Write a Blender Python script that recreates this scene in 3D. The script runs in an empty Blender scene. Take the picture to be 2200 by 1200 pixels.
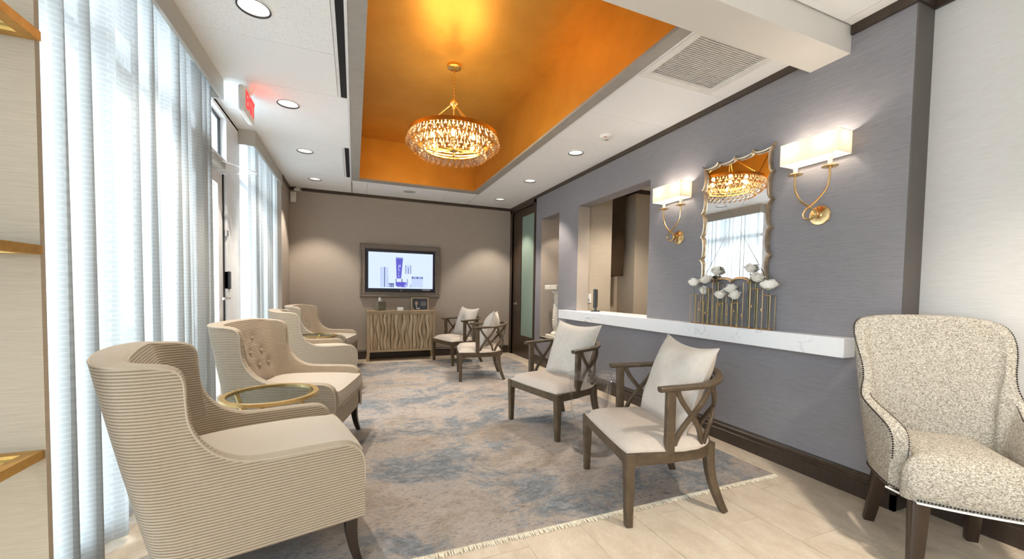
import bpy, math, random
from mathutils import Vector, Matrix
random.seed(7)
scn = bpy.context.scene
COL = scn.collection
PI = math.pi

# ------------------------------------------------------------------ camera
YAW, PITCH, ROLL = 0.385279, -0.0371173, 0.0162372
F_PX, CX, CY = 845.675, 1103.636, 657.394
EYE = 1.15
cam_data = bpy.data.cameras.new('camera')
cam_data.sensor_fit = 'HORIZONTAL'
cam_data.sensor_width = 36.0
cam_data.lens = F_PX / 2200 * 36
cam_data.shift_x = (1100 - CX) / 2200
cam_data.shift_y = (CY - 600) / 2200
cam_data.clip_start = 0.02
cam = bpy.data.objects.new('camera', cam_data)
fw = Vector((math.sin(YAW) * math.cos(PITCH), math.cos(YAW) * math.cos(PITCH), math.sin(PITCH)))
rt0 = Vector((math.cos(YAW), -math.sin(YAW), 0))
up0 = rt0.cross(fw)
rt = math.cos(ROLL) * rt0 + math.sin(ROLL) * up0
up = -math.sin(ROLL) * rt0 + math.cos(ROLL) * up0
cam.matrix_world = Matrix(((rt.x, up.x, -fw.x, 0), (rt.y, up.y, -fw.y, 0), (rt.z, up.z, -fw.z, EYE), (0, 0, 0, 1)))
COL.objects.link(cam)
scn.camera = cam

# ------------------------------------------------------------------ sky, exposure
world = bpy.data.worlds.new('overcast_sky')
scn.world = world
world.use_nodes = True
bg = world.node_tree.nodes['Background']
bg.inputs[0].default_value = (0.76, 0.89, 1.0, 1)
SKY = 4.6
bg.inputs[1].default_value = SKY
scn.view_settings.view_transform = 'Standard'
scn.view_settings.look = 'None'
scn.view_settings.gamma = 1
scn.view_settings.use_curve_mapping = False
scn.view_settings.exposure = 1.24
scn.cycles.max_bounces = 12
scn.cycles.diffuse_bounces = 6
scn.cycles.glossy_bounces = 5
scn.cycles.transmission_bounces = 10
scn.cycles.transparent_max_bounces = 24
scn.cycles.sample_clamp_indirect = 6.0
scn.cycles.caustics_reflective = False
scn.cycles.caustics_refractive = False

def portal(loc, size, rot):
    l = bpy.data.lights.new('window_portal', 'AREA')
    l.shape = 'RECTANGLE'; l.size, l.size_y = size
    l.cycles.is_portal = True
    o = bpy.data.objects.new('window_portal', l)
    o.location = loc; o.rotation_euler = rot
    COL.objects.link(o)
W_DOWN = 47.0      # recessed downlights, watts each
W_BULB = 1.9       # chandelier bulbs
W_SCONCE = 0.85
WARM = (1.0, 0.90, 0.775)
WARMER = (1.0, 0.70, 0.36)

# ------------------------------------------------------------------ mesh builder
class MB:
    def __init__(s): s.v = []; s.f = []
    def add(s, vs, fs):
        n = len(s.v); s.v += [tuple(p) for p in vs]; s.f += [tuple(i + n for i in q) for q in fs]; return s
    def box(s, x0, x1, y0, y1, z0, z1, b=0.0):
        if b <= 0:
            v = [(x, y, z) for z in (z0, z1) for y in (y0, y1) for x in (x0, x1)]
            return s.add(v, [(0, 2, 3, 1), (4, 5, 7, 6), (0, 1, 5, 4), (2, 6, 7, 3), (0, 4, 6, 2), (1, 3, 7, 5)])
        c = ((x0 + x1) / 2, (y0 + y1) / 2, (z0 + z1) / 2)
        h = ((x1 - x0) / 2, (y1 - y0) / 2, (z1 - z0) / 2)
        b = min(b, *[q * 0.95 for q in h])
        idx = {}; v = []
        for sx in (-1, 1):
            for sy in (-1, 1):
                for sz in (-1, 1):
                    for a in range(3):
                        p = [h[0] - b, h[1] - b, h[2] - b]; p[a] = h[a]
                        idx[(sx, sy, sz, a)] = len(v)
                        v.append((c[0] + sx * p[0], c[1] + sy * p[1], c[2] + sz * p[2]))
        f = []
        for a in range(3):
            o = [i for i in range(3) if i != a]
            for sg in (-1, 1):
                q = []
                for (p1, p2) in ((-1, -1), (1, -1), (1, 1), (-1, 1)):
                    k = [0, 0, 0]; k[a] = sg; k[o[0]] = p1; k[o[1]] = p2; q.append(idx[(*k, a)])
                f.append(tuple(q))
        for a in range(3):
            o = [i for i in range(3) if i != a]
            for p1 in (-1, 1):
                for p2 in (-1, 1):
                    k0 = [0, 0, 0]; k1 = [0, 0, 0]
                    k0[a] = -1; k1[a] = 1
                    for k in (k0, k1): k[o[0]] = p1; k[o[1]] = p2
                    f.append((idx[(*k0, o[0])], idx[(*k1, o[0])], idx[(*k1, o[1])], idx[(*k0, o[1])]))
        for sx in (-1, 1):
            for sy in (-1, 1):
                for sz in (-1, 1):
                    f.append(tuple(idx[(sx, sy, sz, a)] for a in range(3)))
        return s.add(v, f)
    def grid(s, rows, closed_u=False, closed_v=False):
        nr, nc = len(rows), len(rows[0]); f = []
        for i in range(nr - (0 if closed_u else 1)):
            for j in range(nc - (0 if closed_v else 1)):
                i2, j2 = (i + 1) % nr, (j + 1) % nc
                f.append((i * nc + j, i * nc + j2, i2 * nc + j2, i2 * nc + j))
        return s.add([p for r in rows for p in r], f)
    def sweep(s, pts, sec, upv=(0, 0, 1), closed=False, cap=True, scale=None, twist=None):
        pts = [Vector(p) for p in pts]; n = len(pts); rows = []
        for i, p in enumerate(pts):
            a = pts[i - 1] if (i > 0 or closed) else p
            b = pts[(i + 1) % n] if (i < n - 1 or closed) else p
            t = (b - a).normalized()
            u = upv(i) if callable(upv) else upv
            u = Vector(u); sd = t.cross(u)
            if sd.length < 1e-6: sd = t.cross(Vector((1, 0, 0.01)))
            sd.normalize(); u2 = sd.cross(t).normalized()
            k = scale[i] if scale else 1.0
            rows.append([tuple(p + sd * q[0] * k + u2 * q[1] * k) for q in sec])
        s.grid(rows, closed_u=closed, closed_v=True)
        if cap and not closed:
            m = len(sec); base = len(s.v) - n * m
            s.f.append(tuple(base + j for j in range(m)))
            s.f.append(tuple(base + (n - 1) * m + j for j in reversed(range(m))))
        return s
    def tube(s, pts, r, n=8, closed=False, upv=(0, 0, 1)):
        sc = r if isinstance(r, (list, tuple)) else [r] * len(pts)
        sec = [(math.cos(2 * PI * k / n), math.sin(2 * PI * k / n)) for k in range(n)]
        pts = [Vector(p) for p in pts]; N = len(pts); rows = []
        prev = None
        for i, p in enumerate(pts):
            a = pts[i - 1] if (i > 0 or closed) else p
            b = pts[(i + 1) % N] if (i < N - 1 or closed) else p
            t = (b - a).normalized()
            if prev is None:
                u = Vector(upv)
                if abs(t.dot(u)) > 0.95: u = Vector((1, 0, 0))
            else: u = prev
            sd = t.cross(u).normalized(); u2 = sd.cross(t).normalized(); prev = u2
            rows.append([tuple(p + (sd * q[0] + u2 * q[1]) * sc[i]) for q in sec])
        base = len(s.v)
        s.grid(rows, closed_u=closed, closed_v=True)
        if not closed:
            s.f.append(tuple(base + j for j in range(n)))
            s.f.append(tuple(base + (N - 1) * n + j for j in reversed(range(n))))
        return s
    def lathe(s, prof, n=24, c=(0, 0, 0)):
        rows = [[(c[0] + r * math.cos(2 * PI * k / n), c[1] + r * math.sin(2 * PI * k / n), c[2] + z) for k in range(n)] for r, z in prof]
        return s.grid(rows, closed_v=True)
    def prism(s, poly, fn, d0, d1):
        n = len(poly)
        v = [fn(a, b, d0) for a, b in poly] + [fn(a, b, d1) for a, b in poly]
        f = [tuple(range(n))[::-1], tuple(range(n, 2 * n))] + [(i, (i + 1) % n, n + (i + 1) % n, n + i) for i in range(n)]
        return s.add(v, f)
    def mesh(s, name, mat, sharp=0.6, smooth=True):
        me = bpy.data.meshes.new(name)
        me.from_pydata(s.v, [], s.f)
        me.validate()
        if mat: me.materials.append(mat)
        import bmesh
        bm = bmesh.new(); bm.from_mesh(me)
        bmesh.ops.recalc_face_normals(bm, faces=bm.faces)
        bm.to_mesh(me); bm.free()
        if smooth:
            me.polygons.foreach_set('use_smooth', [True] * len(me.polygons))
            me.set_sharp_from_angle(angle=sharp)
        return me
    def build(s, name, mat, parent=None, sharp=0.6, smooth=True):
        return link(name, s.mesh(name, mat, sharp, smooth), parent)

def link(name, data, parent=None):
    o = bpy.data.objects.new(name, data)
    COL.objects.link(o)
    if parent is not None: o.parent = parent
    return o
def tag(o, label=None, cat=None, group=None, kind=None):
    if label: o['label'] = label
    if cat: o['category'] = cat
    if group: o['group'] = group
    if kind: o['kind'] = kind
    return o
def thing(name, label, cat, loc=(0, 0, 0), rz=0.0, group=None):
    o = bpy.data.objects.new(name, None)
    o.empty_display_size = 0.1
    COL.objects.link(o)
    o.location = loc; o.rotation_euler = (0, 0, rz)
    return tag(o, label, cat, group)
def copy_tree(o, parent=None):
    c = o.copy(); COL.objects.link(c)
    if parent is not None: c.parent = parent
    for ch in list(o.children): copy_tree(ch, c)
    return c
def struct(o):
    o['kind'] = 'structure'; return o
def empty_struct(name):
    o = bpy.data.objects.new(name, None); COL.objects.link(o); o['kind'] = 'structure'; return o
def part_label(o, label):
    o['label'] = label; return o

def text_mesh(name, body, size, ext, mat, parent, off=0.0):
    cu = bpy.data.curves.new(name, 'FONT'); cu.body = body; cu.size = size; cu.extrude = ext; cu.align_x = 'CENTER'; cu.align_y = 'CENTER'; cu.offset = off
    ob = bpy.data.objects.new(name, cu); COL.objects.link(ob)
    bpy.context.view_layer.update()
    me = bpy.data.meshes.new_from_object(ob.evaluated_get(bpy.context.evaluated_depsgraph_get()))
    bpy.data.objects.remove(ob); bpy.data.curves.remove(cu)
    me.materials.clear(); me.materials.append(mat)
    return link(name, me, parent)
def catmull(keys, per=6):
    out = []; n = len(keys)
    for i in range(n - 1):
        p0, p1, p2, p3 = keys[max(i - 1, 0)], keys[i], keys[i + 1], keys[min(i + 2, n - 1)]
        for k in range(per):
            t = k / per
            out.append(tuple(0.5 * ((2 * b) + (c - a) * t + (2 * a - 5 * b + 4 * c - d) * t * t + (-a + 3 * b - 3 * c + d) * t ** 3) for a, b, c, d in zip(p0, p1, p2, p3)))
    out.append(tuple(keys[-1])); return out
def lerp(a, b, t): return a + (b - a) * t
def rsec(w, h, r=0.3, n=3):
    """rounded rectangle cross-section"""
    b = min(w, h) * r; out = []
    for cx, cy, a0 in ((w / 2 - b, h / 2 - b, 0), (-w / 2 + b, h / 2 - b, 90), (-w / 2 + b, -h / 2 + b, 180), (w / 2 - b, -h / 2 + b, 270)):
        for k in range(n):
            a = math.radians(a0 + 90 * k / (n - 1)); out.append((cx + b * math.cos(a), cy + b * math.sin(a)))
    return out

# ------------------------------------------------------------------ materials
class NT:
    def __init__(s, name):
        s.m = bpy.data.materials.new(name); s.m.use_nodes = True
        s.t = s.m.node_tree; s.p = s.t.nodes['Principled BSDF']; s.out = s.t.nodes['Material Output']
    def n(s, typ, **kw):
        d = s.t.nodes.new(typ)
        for k, v in kw.items(): setattr(d, k, v)
        return d
    def l(s, a, b): s.t.links.new(a, b)
    def coord(s, kind='Object', scale=(1, 1, 1), loc=(0, 0, 0)):
        tc = s.n('ShaderNodeTexCoord'); mp = s.n('ShaderNodeMapping')
        mp.inputs['Scale'].default_value = scale; mp.inputs['Location'].default_value = loc
        s.l(tc.outputs[kind], mp.inputs[0]); return mp.outputs[0]
    def noise(s, vec, scale=5, detail=4, rough=0.5, dist=0.0):
        d = s.n('ShaderNodeTexNoise'); d.inputs['Scale'].default_value = scale; d.inputs['Detail'].default_value = detail
        d.inputs['Roughness'].default_value = rough; d.inputs['Distortion'].default_value = dist
        s.l(vec, d.inputs['Vector']); return d.outputs['Fac']
    def ramp(s, fac, stops, interp='LINEAR'):
        d = s.n('ShaderNodeValToRGB'); d.color_ramp.interpolation = interp
        e = d.color_ramp.elements
        while len(e) < len(stops): e.new(0.5)
        for el, (pos, c) in zip(e, stops):
            el.position = pos; el.color = (*c, 1) if len(c) == 3 else c
        s.l(fac, d.inputs[0]); return d.outputs[0]
    def val(s, fac, stops): return s.ramp(fac, [(p, (v, v, v)) for p, v in stops])
    def mix(s, fac, a, b, mode='MIX'):
        d = s.n('ShaderNodeMix', data_type='RGBA', blend_type=mode)
        for sock, v in ((d.inputs[0], fac), (d.inputs[6], a), (d.inputs[7], b)):
            if isinstance(v, bpy.types.NodeSocket): s.l(v, sock)
            elif isinstance(v, (int, float)): sock.default_value = v
            else: sock.default_value = (*v, 1)
        return d.outputs[2]
    def math(s, op, a, b=0.0):
        d = s.n('ShaderNodeMath', operation=op)
        for sock, v in ((d.inputs[0], a), (d.inputs[1], b)):
            if isinstance(v, bpy.types.NodeSocket): s.l(v, sock)
            else: sock.default_value = v
        return d.outputs[0]
    def sep(s, vec):
        d = s.n('ShaderNodeSeparateXYZ'); s.l(vec, d.inputs[0]); return d.outputs
    def comb(s, x, y, z=0.0):
        d = s.n('ShaderNodeCombineXYZ')
        for sock, v in zip(d.inputs, (x, y, z)):
            if isinstance(v, bpy.types.NodeSocket): s.l(v, sock)
            else: sock.default_value = v
        return d.outputs[0]
    def bump(s, h, strength=0.2, dist=0.01):
        d = s.n('ShaderNodeBump'); d.inputs['Strength'].default_value = strength; d.inputs['Distance'].default_value = dist
        s.l(h, d.inputs['Height']); s.l(d.outputs[0], s.p.inputs['Normal']); return d.outputs[0]
    def set(s, col=None, rough=None, metal=None, **kw):
        for nm, v in (('Base Color', col), ('Roughness', rough), ('Metallic', metal)):
            if v is None: continue
            if isinstance(v, bpy.types.NodeSocket): s.l(v, s.p.inputs[nm])
            else: s.p.inputs[nm].default_value = (*v, 1) if nm == 'Base Color' else v
        for k, v in kw.items(): s.p.inputs[k.replace('_', ' ')].default_value = v
        return s
M = {}
def plain(key, col, rough=0.5, metal=0.0, var=0.06, scale=12, bump=0.0, bscale=200, **kw):
    t = NT(key); c = t.coord()
    f = t.noise(c, scale, 4, 0.6)
    t.set(t.ramp(f, [(0.3, tuple(x * (1 - var) for x in col)), (0.7, tuple(min(1, x * (1 + var)) for x in col))]), rough, metal, **kw)
    if bump: t.bump(t.noise(c, bscale, 3), bump, 0.002)
    M[key] = t.m; return t.m
def grasscloth(key, a, b, bump=0.25):
    t = NT(key)
    f1 = t.noise(t.coord(scale=(5, 5, 190)), 1.6, 5, 0.7)
    f2 = t.noise(t.coord(scale=(26, 26, 420)), 1.0, 3, 0.6)
    f = t.math('ADD', t.math('MULTIPLY', f1, 0.6), t.math('MULTIPLY', f2, 0.4))
    t.set(t.ramp(f, [(0.36, a), (0.64, b)]), 0.75, Specular_IOR_Level=0.3)
    t.bump(f, bump, 0.0015)
    M[key] = t.m
def emit(key, col, strength):
    t = NT(key); t.set((0, 0, 0), 0.6)
    t.p.inputs['Emission Color'].default_value = (*col, 1); t.p.inputs['Emission Strength'].default_value = strength
    M[key] = t.m
def clear(key, col, tfac, rough=0.0, ior=1.49):
    t = NT(key)
    g = t.n('ShaderNodeBsdfGlass'); g.inputs['Color'].default_value = (*col, 1); g.inputs['Roughness'].default_value = rough; g.inputs['IOR'].default_value = ior
    tr = t.n('ShaderNodeBsdfTransparent'); tr.inputs[0].default_value = (*col, 1)
    mx = t.n('ShaderNodeMixShader'); mx.inputs[0].default_value = tfac
    t.l(g.outputs[0], mx.inputs[1]); t.l(tr.outputs[0], mx.inputs[2]); t.l(mx.outputs[0], t.out.inputs[0])
    M[key] = t.m
def pane(key, col, refl=0.08, rough=0.02):
    t = NT(key)
    g = t.n('ShaderNodeBsdfGlossy'); g.inputs['Roughness'].default_value = rough
    tr = t.n('ShaderNodeBsdfTransparent'); tr.inputs[0].default_value = (*col, 1)
    mx = t.n('ShaderNodeMixShader'); mx.inputs[0].default_value = refl
    t.l(tr.outputs[0], mx.inputs[1]); t.l(g.outputs[0], mx.inputs[2]); t.l(mx.outputs[0], t.out.inputs[0])
    M[key] = t.m

grasscloth('grey_wall', (0.206, 0.194, 0.207), (0.285, 0.268, 0.282))
grasscloth('beige_wall', (0.375, 0.318, 0.265), (0.45, 0.385, 0.325), 0.15)
grasscloth('pale_wall', (0.58, 0.555, 0.525), (0.68, 0.655, 0.625), 0.12)
grasscloth('tan_wall', (0.42, 0.35, 0.265), (0.50, 0.425, 0.33), 0.15)
plain('fascia', (0.47, 0.45, 0.41), 0.6, 0, 0.015)
plain('beam_paint', (0.74, 0.71, 0.66), 0.6, 0, 0.012)
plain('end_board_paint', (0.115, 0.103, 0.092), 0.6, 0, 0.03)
plain('lip_paint', (0.36, 0.335, 0.30), 0.5)
plain('white_metal', (0.80, 0.80, 0.81), 0.4)
plain('white_plastic', (0.78, 0.77, 0.74), 0.45)
plain('grey_plastic', (0.42, 0.42, 0.42), 0.5)
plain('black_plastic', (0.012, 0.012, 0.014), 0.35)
plain('black_void', (0.006, 0.006, 0.007), 0.8)
plain('chrome', (0.75, 0.75, 0.76), 0.12, 1.0, 0.02)
plain('reflector', (0.88, 0.88, 0.88), 0.38, 0.8, 0.02)
plain('brass', (0.70, 0.50, 0.24), 0.24, 1.0, 0.06)
plain('shelf_gold', (0.62, 0.36, 0.10), 0.42, 0.7, 0.12, 30)
plain('chandelier_gold', (0.86, 0.55, 0.16), 0.25, 1.0, 0.06)
plain('table_gold', (0.66, 0.46, 0.20), 0.35, 0.9, 0.1, 40)
plain('dark_leg', (0.022, 0.013, 0.009), 0.3)
plain('brown_leg', (0.032, 0.018, 0.010), 0.3)
plain('linen', (0.60, 0.515, 0.44), 0.85, 0, 0.05, 40, 0.25, 700)
plain('pillow_linen', (0.60, 0.54, 0.475), 0.85, 0, 0.05, 30, 0.25, 700)
plain('cord_plain', (0.50, 0.42, 0.325), 0.85, 0, 0.05, 40)
plain('bedding_white', (0.86, 0.85, 0.82), 0.8)
plain('concrete', (0.55, 0.56, 0.57), 0.9)
plain('pedestal_stone', (0.66, 0.60, 0.50), 0.7, 0, 0.22, 30, 0.6, 60)
plain('tissue_stone', (0.17, 0.155, 0.115), 0.45, 0, 0.3, 25)
plain('nail', (0.05, 0.045, 0.045), 0.3, 0.9)
plain('stem', (0.10, 0.16, 0.06), 0.6)
plain('rose', (0.95, 0.91, 0.83), 0.6, 0, 0.02)
plain('candle', (0.90, 0.86, 0.76), 0.5)
plain('navy_print', (0.030, 0.036, 0.060), 0.3)
plain('skin_print', (0.42, 0.24, 0.17), 0.5)
plain('white_print', (0.75, 0.74, 0.72), 0.5)
plain('gilt_frame', (0.68, 0.55, 0.30), 0.35, 0.5)
plain('silver_gilt', (0.58, 0.47, 0.33), 0.28, 0.9, 0.3, 18)
plain('fringe', (0.74, 0.66, 0.52), 0.9, 0, 0.2, 60)
plain('exit_white', (0.80, 0.79, 0.76), 0.5)
plain('plaster', (0.78, 0.77, 0.75), 0.8)
clear('acrylic', (1.0, 1.0, 1.0), 0.76)
clear('crystal', (1.0, 0.95, 0.86), 0.45, 0.0, 1.5)
clear('tube_glass', (0.97, 0.98, 0.98), 0.7, 0.0, 1.3)
pane('glass_pane', (0.96, 0.98, 0.985))
pane('table_glass', (0.86, 0.90, 0.90))
emit('lamp_glow', (1.0, 0.95, 0.86), 0.75)
emit('bulb_glow', (1.0, 0.74, 0.38), 16)
emit('sconce_glow', (1.0, 0.80, 0.50), 6)
emit('exit_red', (1.0, 0.035, 0.04), 0.75)
emit('screen', (0.66, 0.77, 1.0), 0.48)
emit('screen_lilac', (0.50, 0.60, 0.95), 0.50)
emit('screen_pale', (0.33, 0.42, 0.75), 0.40)
emit('screen_purple', (0.12, 0.11, 0.60), 0.45)
emit('screen_dark', (0.02, 0.03, 0.12), 0.35)

t = NT('gold_leaf'); c = t.coord()
f = t.noise(c, 2.2, 5, 0.6); f2 = t.noise(t.coord(scale=(90, 6, 40)), 2, 3)
t.set(t.ramp(f, [(0.3, (0.62, 0.315, 0.050)), (0.7, (0.72, 0.385, 0.075))]), t.val(f2, [(0.3, 0.40), (0.7, 0.50)]), 0.72)
M['gold_leaf'] = t.m
t = NT('ceiling_tile'); c = t.coord()
f = t.noise(c, 160, 3, 0.6); g = t.noise(c, 70, 2)
sp = t.val(f, [(0.36, 0.0), (0.42, 1.0)])
t.set(t.mix(sp, (0.72, 0.71, 0.70), (0.91, 0.915, 0.92)), 0.9, Specular_IOR_Level=0.1)
t.bump(f, 0.3, 0.002); M['ceiling_tile'] = t.m

def wood(key, a, b, vert=False, rough=0.42, scale=(60, 60, 4)):
    t = NT(key)
    f = t.noise(t.coord(scale=scale), 1.0, 6, 0.65, 0.6); g = t.noise(t.coord(scale=(3, 3, 3)), 2.0, 3)
    k = t.math('ADD', t.math('MULTIPLY', f, 0.65), t.math('MULTIPLY', g, 0.35))
    t.set(t.ramp(k, [(0.34, a), (0.66, b)]), rough); t.bump(f, 0.12, 0.002); M[key] = t.m
wood('dark_wood', (0.030, 0.019, 0.013), (0.060, 0.040, 0.027), rough=0.35)
wood('door_wood', (0.032, 0.019, 0.011), (0.060, 0.036, 0.022), rough=0.35)
wood('chair_wood', (0.052, 0.033, 0.018), (0.128, 0.088, 0.050), scale=(14, 14, 14), rough=0.38)
wood('cabinet_wood', (0.26, 0.18, 0.10), (0.52, 0.39, 0.25), scale=(70, 70, 5))
wood('cabinet_frame', (0.34, 0.245, 0.145), (0.48, 0.36, 0.23), scale=(40, 40, 8))
wood('cabinet_pale', (0.36, 0.27, 0.17), (0.60, 0.47, 0.32), scale=(70, 70, 5))
wood('cabinet_dark', (0.085, 0.055, 0.030), (0.14, 0.092, 0.052), scale=(70, 70, 5))
wood('tv_frame_wood', (0.17, 0.138, 0.112), (0.235, 0.195, 0.160), scale=(6, 6, 60), rough=0.4)
wood('reception_wood', (0.030, 0.018, 0.009), (0.060, 0.036, 0.018), scale=(40, 40, 5))

t = NT('stone_tile'); oi = t.n('ShaderNodeObjectInfo'); c = t.coord()
va = t.n('ShaderNodeVectorMath', operation='ADD'); t.l(c, va.inputs[0])
t.l(t.comb(t.math('MULTIPLY', oi.outputs['Random'], 40), t.math('MULTIPLY', oi.outputs['Random'], 23)), va.inputs[1])
f = t.noise(va.outputs[0], 3.2, 7, 0.62, 0.4); g = t.noise(va.outputs[0], 26, 5, 0.7); p = t.noise(va.outputs[0], 55, 2)
base = t.ramp(f, [(0.28, (0.57, 0.465, 0.35)), (0.5, (0.69, 0.58, 0.45)), (0.74, (0.78, 0.68, 0.55))])
base = t.mix(t.val(g, [(0.35, 0.25), (0.65, 0.0)]), base, (0.42, 0.33, 0.24))
base = t.mix(t.val(p, [(0.72, 0.0), (0.78, 0.5)]), base, (0.25, 0.18, 0.12))
t.set(base, t.val(g, [(0.3, 0.42), (0.7, 0.30)])); t.bump(g, 0.06, 0.002); M['stone_tile'] = t.m
plain('grout', (0.76, 0.69, 0.58), 0.9, 0, 0.08, 60)

t = NT('marble'); c = t.coord()
n1 = t.noise(t.coord(scale=(1, 1.0, 2.2), loc=(3.1, 0.6, 0)), 2.3, 6, 0.55, 0.9)
vein = t.val(t.math('ABSOLUTE', t.math('SUBTRACT', n1, 0.5)), [(0.0, 1.0), (0.013, 0.0)])
msk = t.val(t.noise(t.coord(loc=(1.0, 5.2, 0)), 1.7, 2), [(0.47, 0.0), (0.58, 1.0)])
t.set(t.mix(t.math('MULTIPLY', t.math('MULTIPLY', vein, msk), 0.75), (0.84, 0.84, 0.85), (0.32, 0.32, 0.35)), 0.22); M['marble'] = t.m

# rug: distressed abstract field
t = NT('rug_pile')
n1 = t.noise(t.coord(scale=(0.9, 1.5, 1)), 1.7, 10, 0.74, 0.6)
n2 = t.noise(t.coord(scale=(1, 1.25, 1), loc=(4.3, 1.2, 0)), 1.5, 11, 0.76, 0.5)
n3 = t.noise(t.coord(scale=(5, 30, 1)), 2.2, 7, 0.75, 0.5)
n4 = t.noise(t.coord(scale=(1, 1.7, 1), loc=(9.3, 7.2, 0)), 9.0, 8, 0.76, 1.5)
n6 = t.noise(t.coord(scale=(1, 1.4, 1), loc=(1.3, 4.2, 0)), 2.6, 9, 0.74, 0.8)
n7 = t.noise(t.coord(scale=(1, 2.0, 1), loc=(5.1, 0.4, 0)), 34, 6, 0.75, 1.0)
n5 = t.noise(t.coord(loc=(2.1, 3.3, 0)), 240, 2)
base = t.ramp(n1, [(0.28, (0.30, 0.235, 0.18)), (0.40, (0.43, 0.365, 0.30)), (0.50, (0.55, 0.475, 0.42)), (0.60, (0.48, 0.445, 0.41)), (0.72, (0.60, 0.56, 0.53))])
blue = t.ramp(n4, [(0.30, (0.075, 0.115, 0.165)), (0.47, (0.175, 0.218, 0.26)), (0.60, (0.36, 0.395, 0.425)), (0.74, (0.54, 0.565, 0.58))])
msk = t.math('ADD', t.math('MULTIPLY', n2, 0.72), t.math('MULTIPLY', n4, 0.28))
mb = t.val(msk, [(0.496, 0.0), (0.540, 0.88)])
col = t.mix(mb, base, blue)
col = t.mix(t.val(n6, [(0.56, 0.0), (0.64, 0.42)]), col, (0.34, 0.265, 0.195))
col = t.mix(t.val(n4, [(0.34, 0.8), (0.43, 0.0)]), col, (0.125, 0.155, 0.19))
col = t.mix(t.val(n7, [(0.36, 0.72), (0.48, 0.0)]), col, (0.20, 0.195, 0.20))
col = t.mix(t.val(n7, [(0.55, 0.0), (0.68, 0.45)]), col, (0.66, 0.61, 0.565))
col = t.mix(t.val(n3, [(0.30, 0.35), (0.46, 0.0)]), col, (0.35, 0.285, 0.235))
col = t.mix(t.val(n3, [(0.55, 0.0), (0.72, 0.30)]), col, (0.66, 0.595, 0.55))
col = t.mix(1.0, col, (0.78, 0.755, 0.74), 'MULTIPLY')
t.set(col, 0.92, Specular_IOR_Level=0.15); t.bump(t.math('ADD', n5, n7), 0.35, 0.004); M['rug_pile'] = t.m

# ribbed corduroy: rib direction by axis
def corduroy(key, axis, pitch, lo, hi, bump=0.5):
    t = NT(key); o = t.sep(t.coord())[axis]
    w = t.math('ADD', t.math('MULTIPLY', t.math('SINE', t.math('MULTIPLY', o, 2 * PI / pitch)), 0.5), 0.5)
    if axis == 2:      # the ribs run round the upright faces; flat tops show plain cloth
        ge = t.n('ShaderNodeNewGeometry'); up_ = t.val(t.math('ABSOLUTE', t.sep(ge.outputs['Normal'])[2]), [(0.45, 1.0), (0.80, 0.0)])
        w = t.math('ADD', t.math('MULTIPLY', t.math('SUBTRACT', w, 0.62), up_), 0.62)
    n = t.noise(t.coord(), 90, 4, 0.7)
    k = t.math('ADD', t.math('MULTIPLY', w, 0.7), t.math('MULTIPLY', n, 0.3))
    t.set(t.ramp(k, [(0.15, lo), (0.75, hi)]), 0.85, Specular_IOR_Level=0.2)
    t.p.inputs['Sheen Weight'].default_value = 0.15
    t.bump(w, bump, 0.002); M[key] = t.m
corduroy('cord_side', 2, 0.0105, (0.24, 0.180, 0.122), (0.50, 0.418, 0.322))
corduroy('cord_seat', 1, 0.0085, (0.52, 0.45, 0.365), (0.63, 0.56, 0.47), 0.35)  # same cloth as the sides, lighter: light on the seat put into the colour

t = NT('speckle_fabric'); c = t.coord('Object', (1, 1, 0.7))
f = t.noise(t.coord('Object', (1.0, 1.0, 1.7)), 150, 3, 0.65, 1.2); g = t.noise(c, 6, 2)
t.set(t.mix(t.val(f, [(0.42, 1.0), (0.58, 0.0)]), (0.60, 0.555, 0.475), (0.215, 0.185, 0.145)), 0.8, Specular_IOR_Level=0.2)
t.bump(f, 0.25, 0.003); M['speckle_fabric'] = t.m

# sheer curtain: light passes through woven cloth
t = NT('sheer')
co = t.sep(t.coord())
uv = t.comb(co[1], co[2])
br = t.n('ShaderNodeTexBrick'); br.offset = 0.5
br.inputs['Scale'].default_value = 1.0; br.inputs['Brick Width'].default_value = 0.052; br.inputs['Row Height'].default_value = 0.021
br.inputs['Mortar Size'].default_value = 0.004; br.inputs['Mortar Smooth'].default_value = 0.6
t.l(uv, br.inputs['Vector'])
wv = br.outputs['Fac']
fn = t.noise(t.coord(scale=(300, 300, 900)), 1.0, 2)
dens = t.math('ADD', t.math('MULTIPLY', wv, 0.35), t.math('MULTIPLY', fn, 0.65))
bmp = t.bump(dens, 0.22, 0.002)
dif = t.n('ShaderNodeBsdfDiffuse'); dif.inputs[0].default_value = (0.76, 0.76, 0.745, 1); t.l(bmp, dif.inputs['Normal'])
trl = t.n('ShaderNodeBsdfTranslucent'); t.l(t.ramp(dens, [(0.25, (0.36, 0.362, 0.357)), (0.75, (0.50, 0.502, 0.495))]), trl.inputs[0]); t.l(bmp, trl.inputs['Normal'])
tra = t.n('ShaderNodeBsdfTransparent')
m1 = t.n('ShaderNodeMixShader'); m1.inputs[0].default_value = 0.60; t.l(dif.outputs[0], m1.inputs[1]); t.l(trl.outputs[0], m1.inputs[2])
m2 = t.n('ShaderNodeMixShader'); t.l(t.val(dens, [(0.2, 0.050), (0.8, 0.015)]), m2.inputs[0]); t.l(m1.outputs[0], m2.inputs[1]); t.l(tra.outputs[0], m2.inputs[2])
t.l(m2.outputs[0], t.out.inputs[0]); M['sheer'] = t.m

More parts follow.
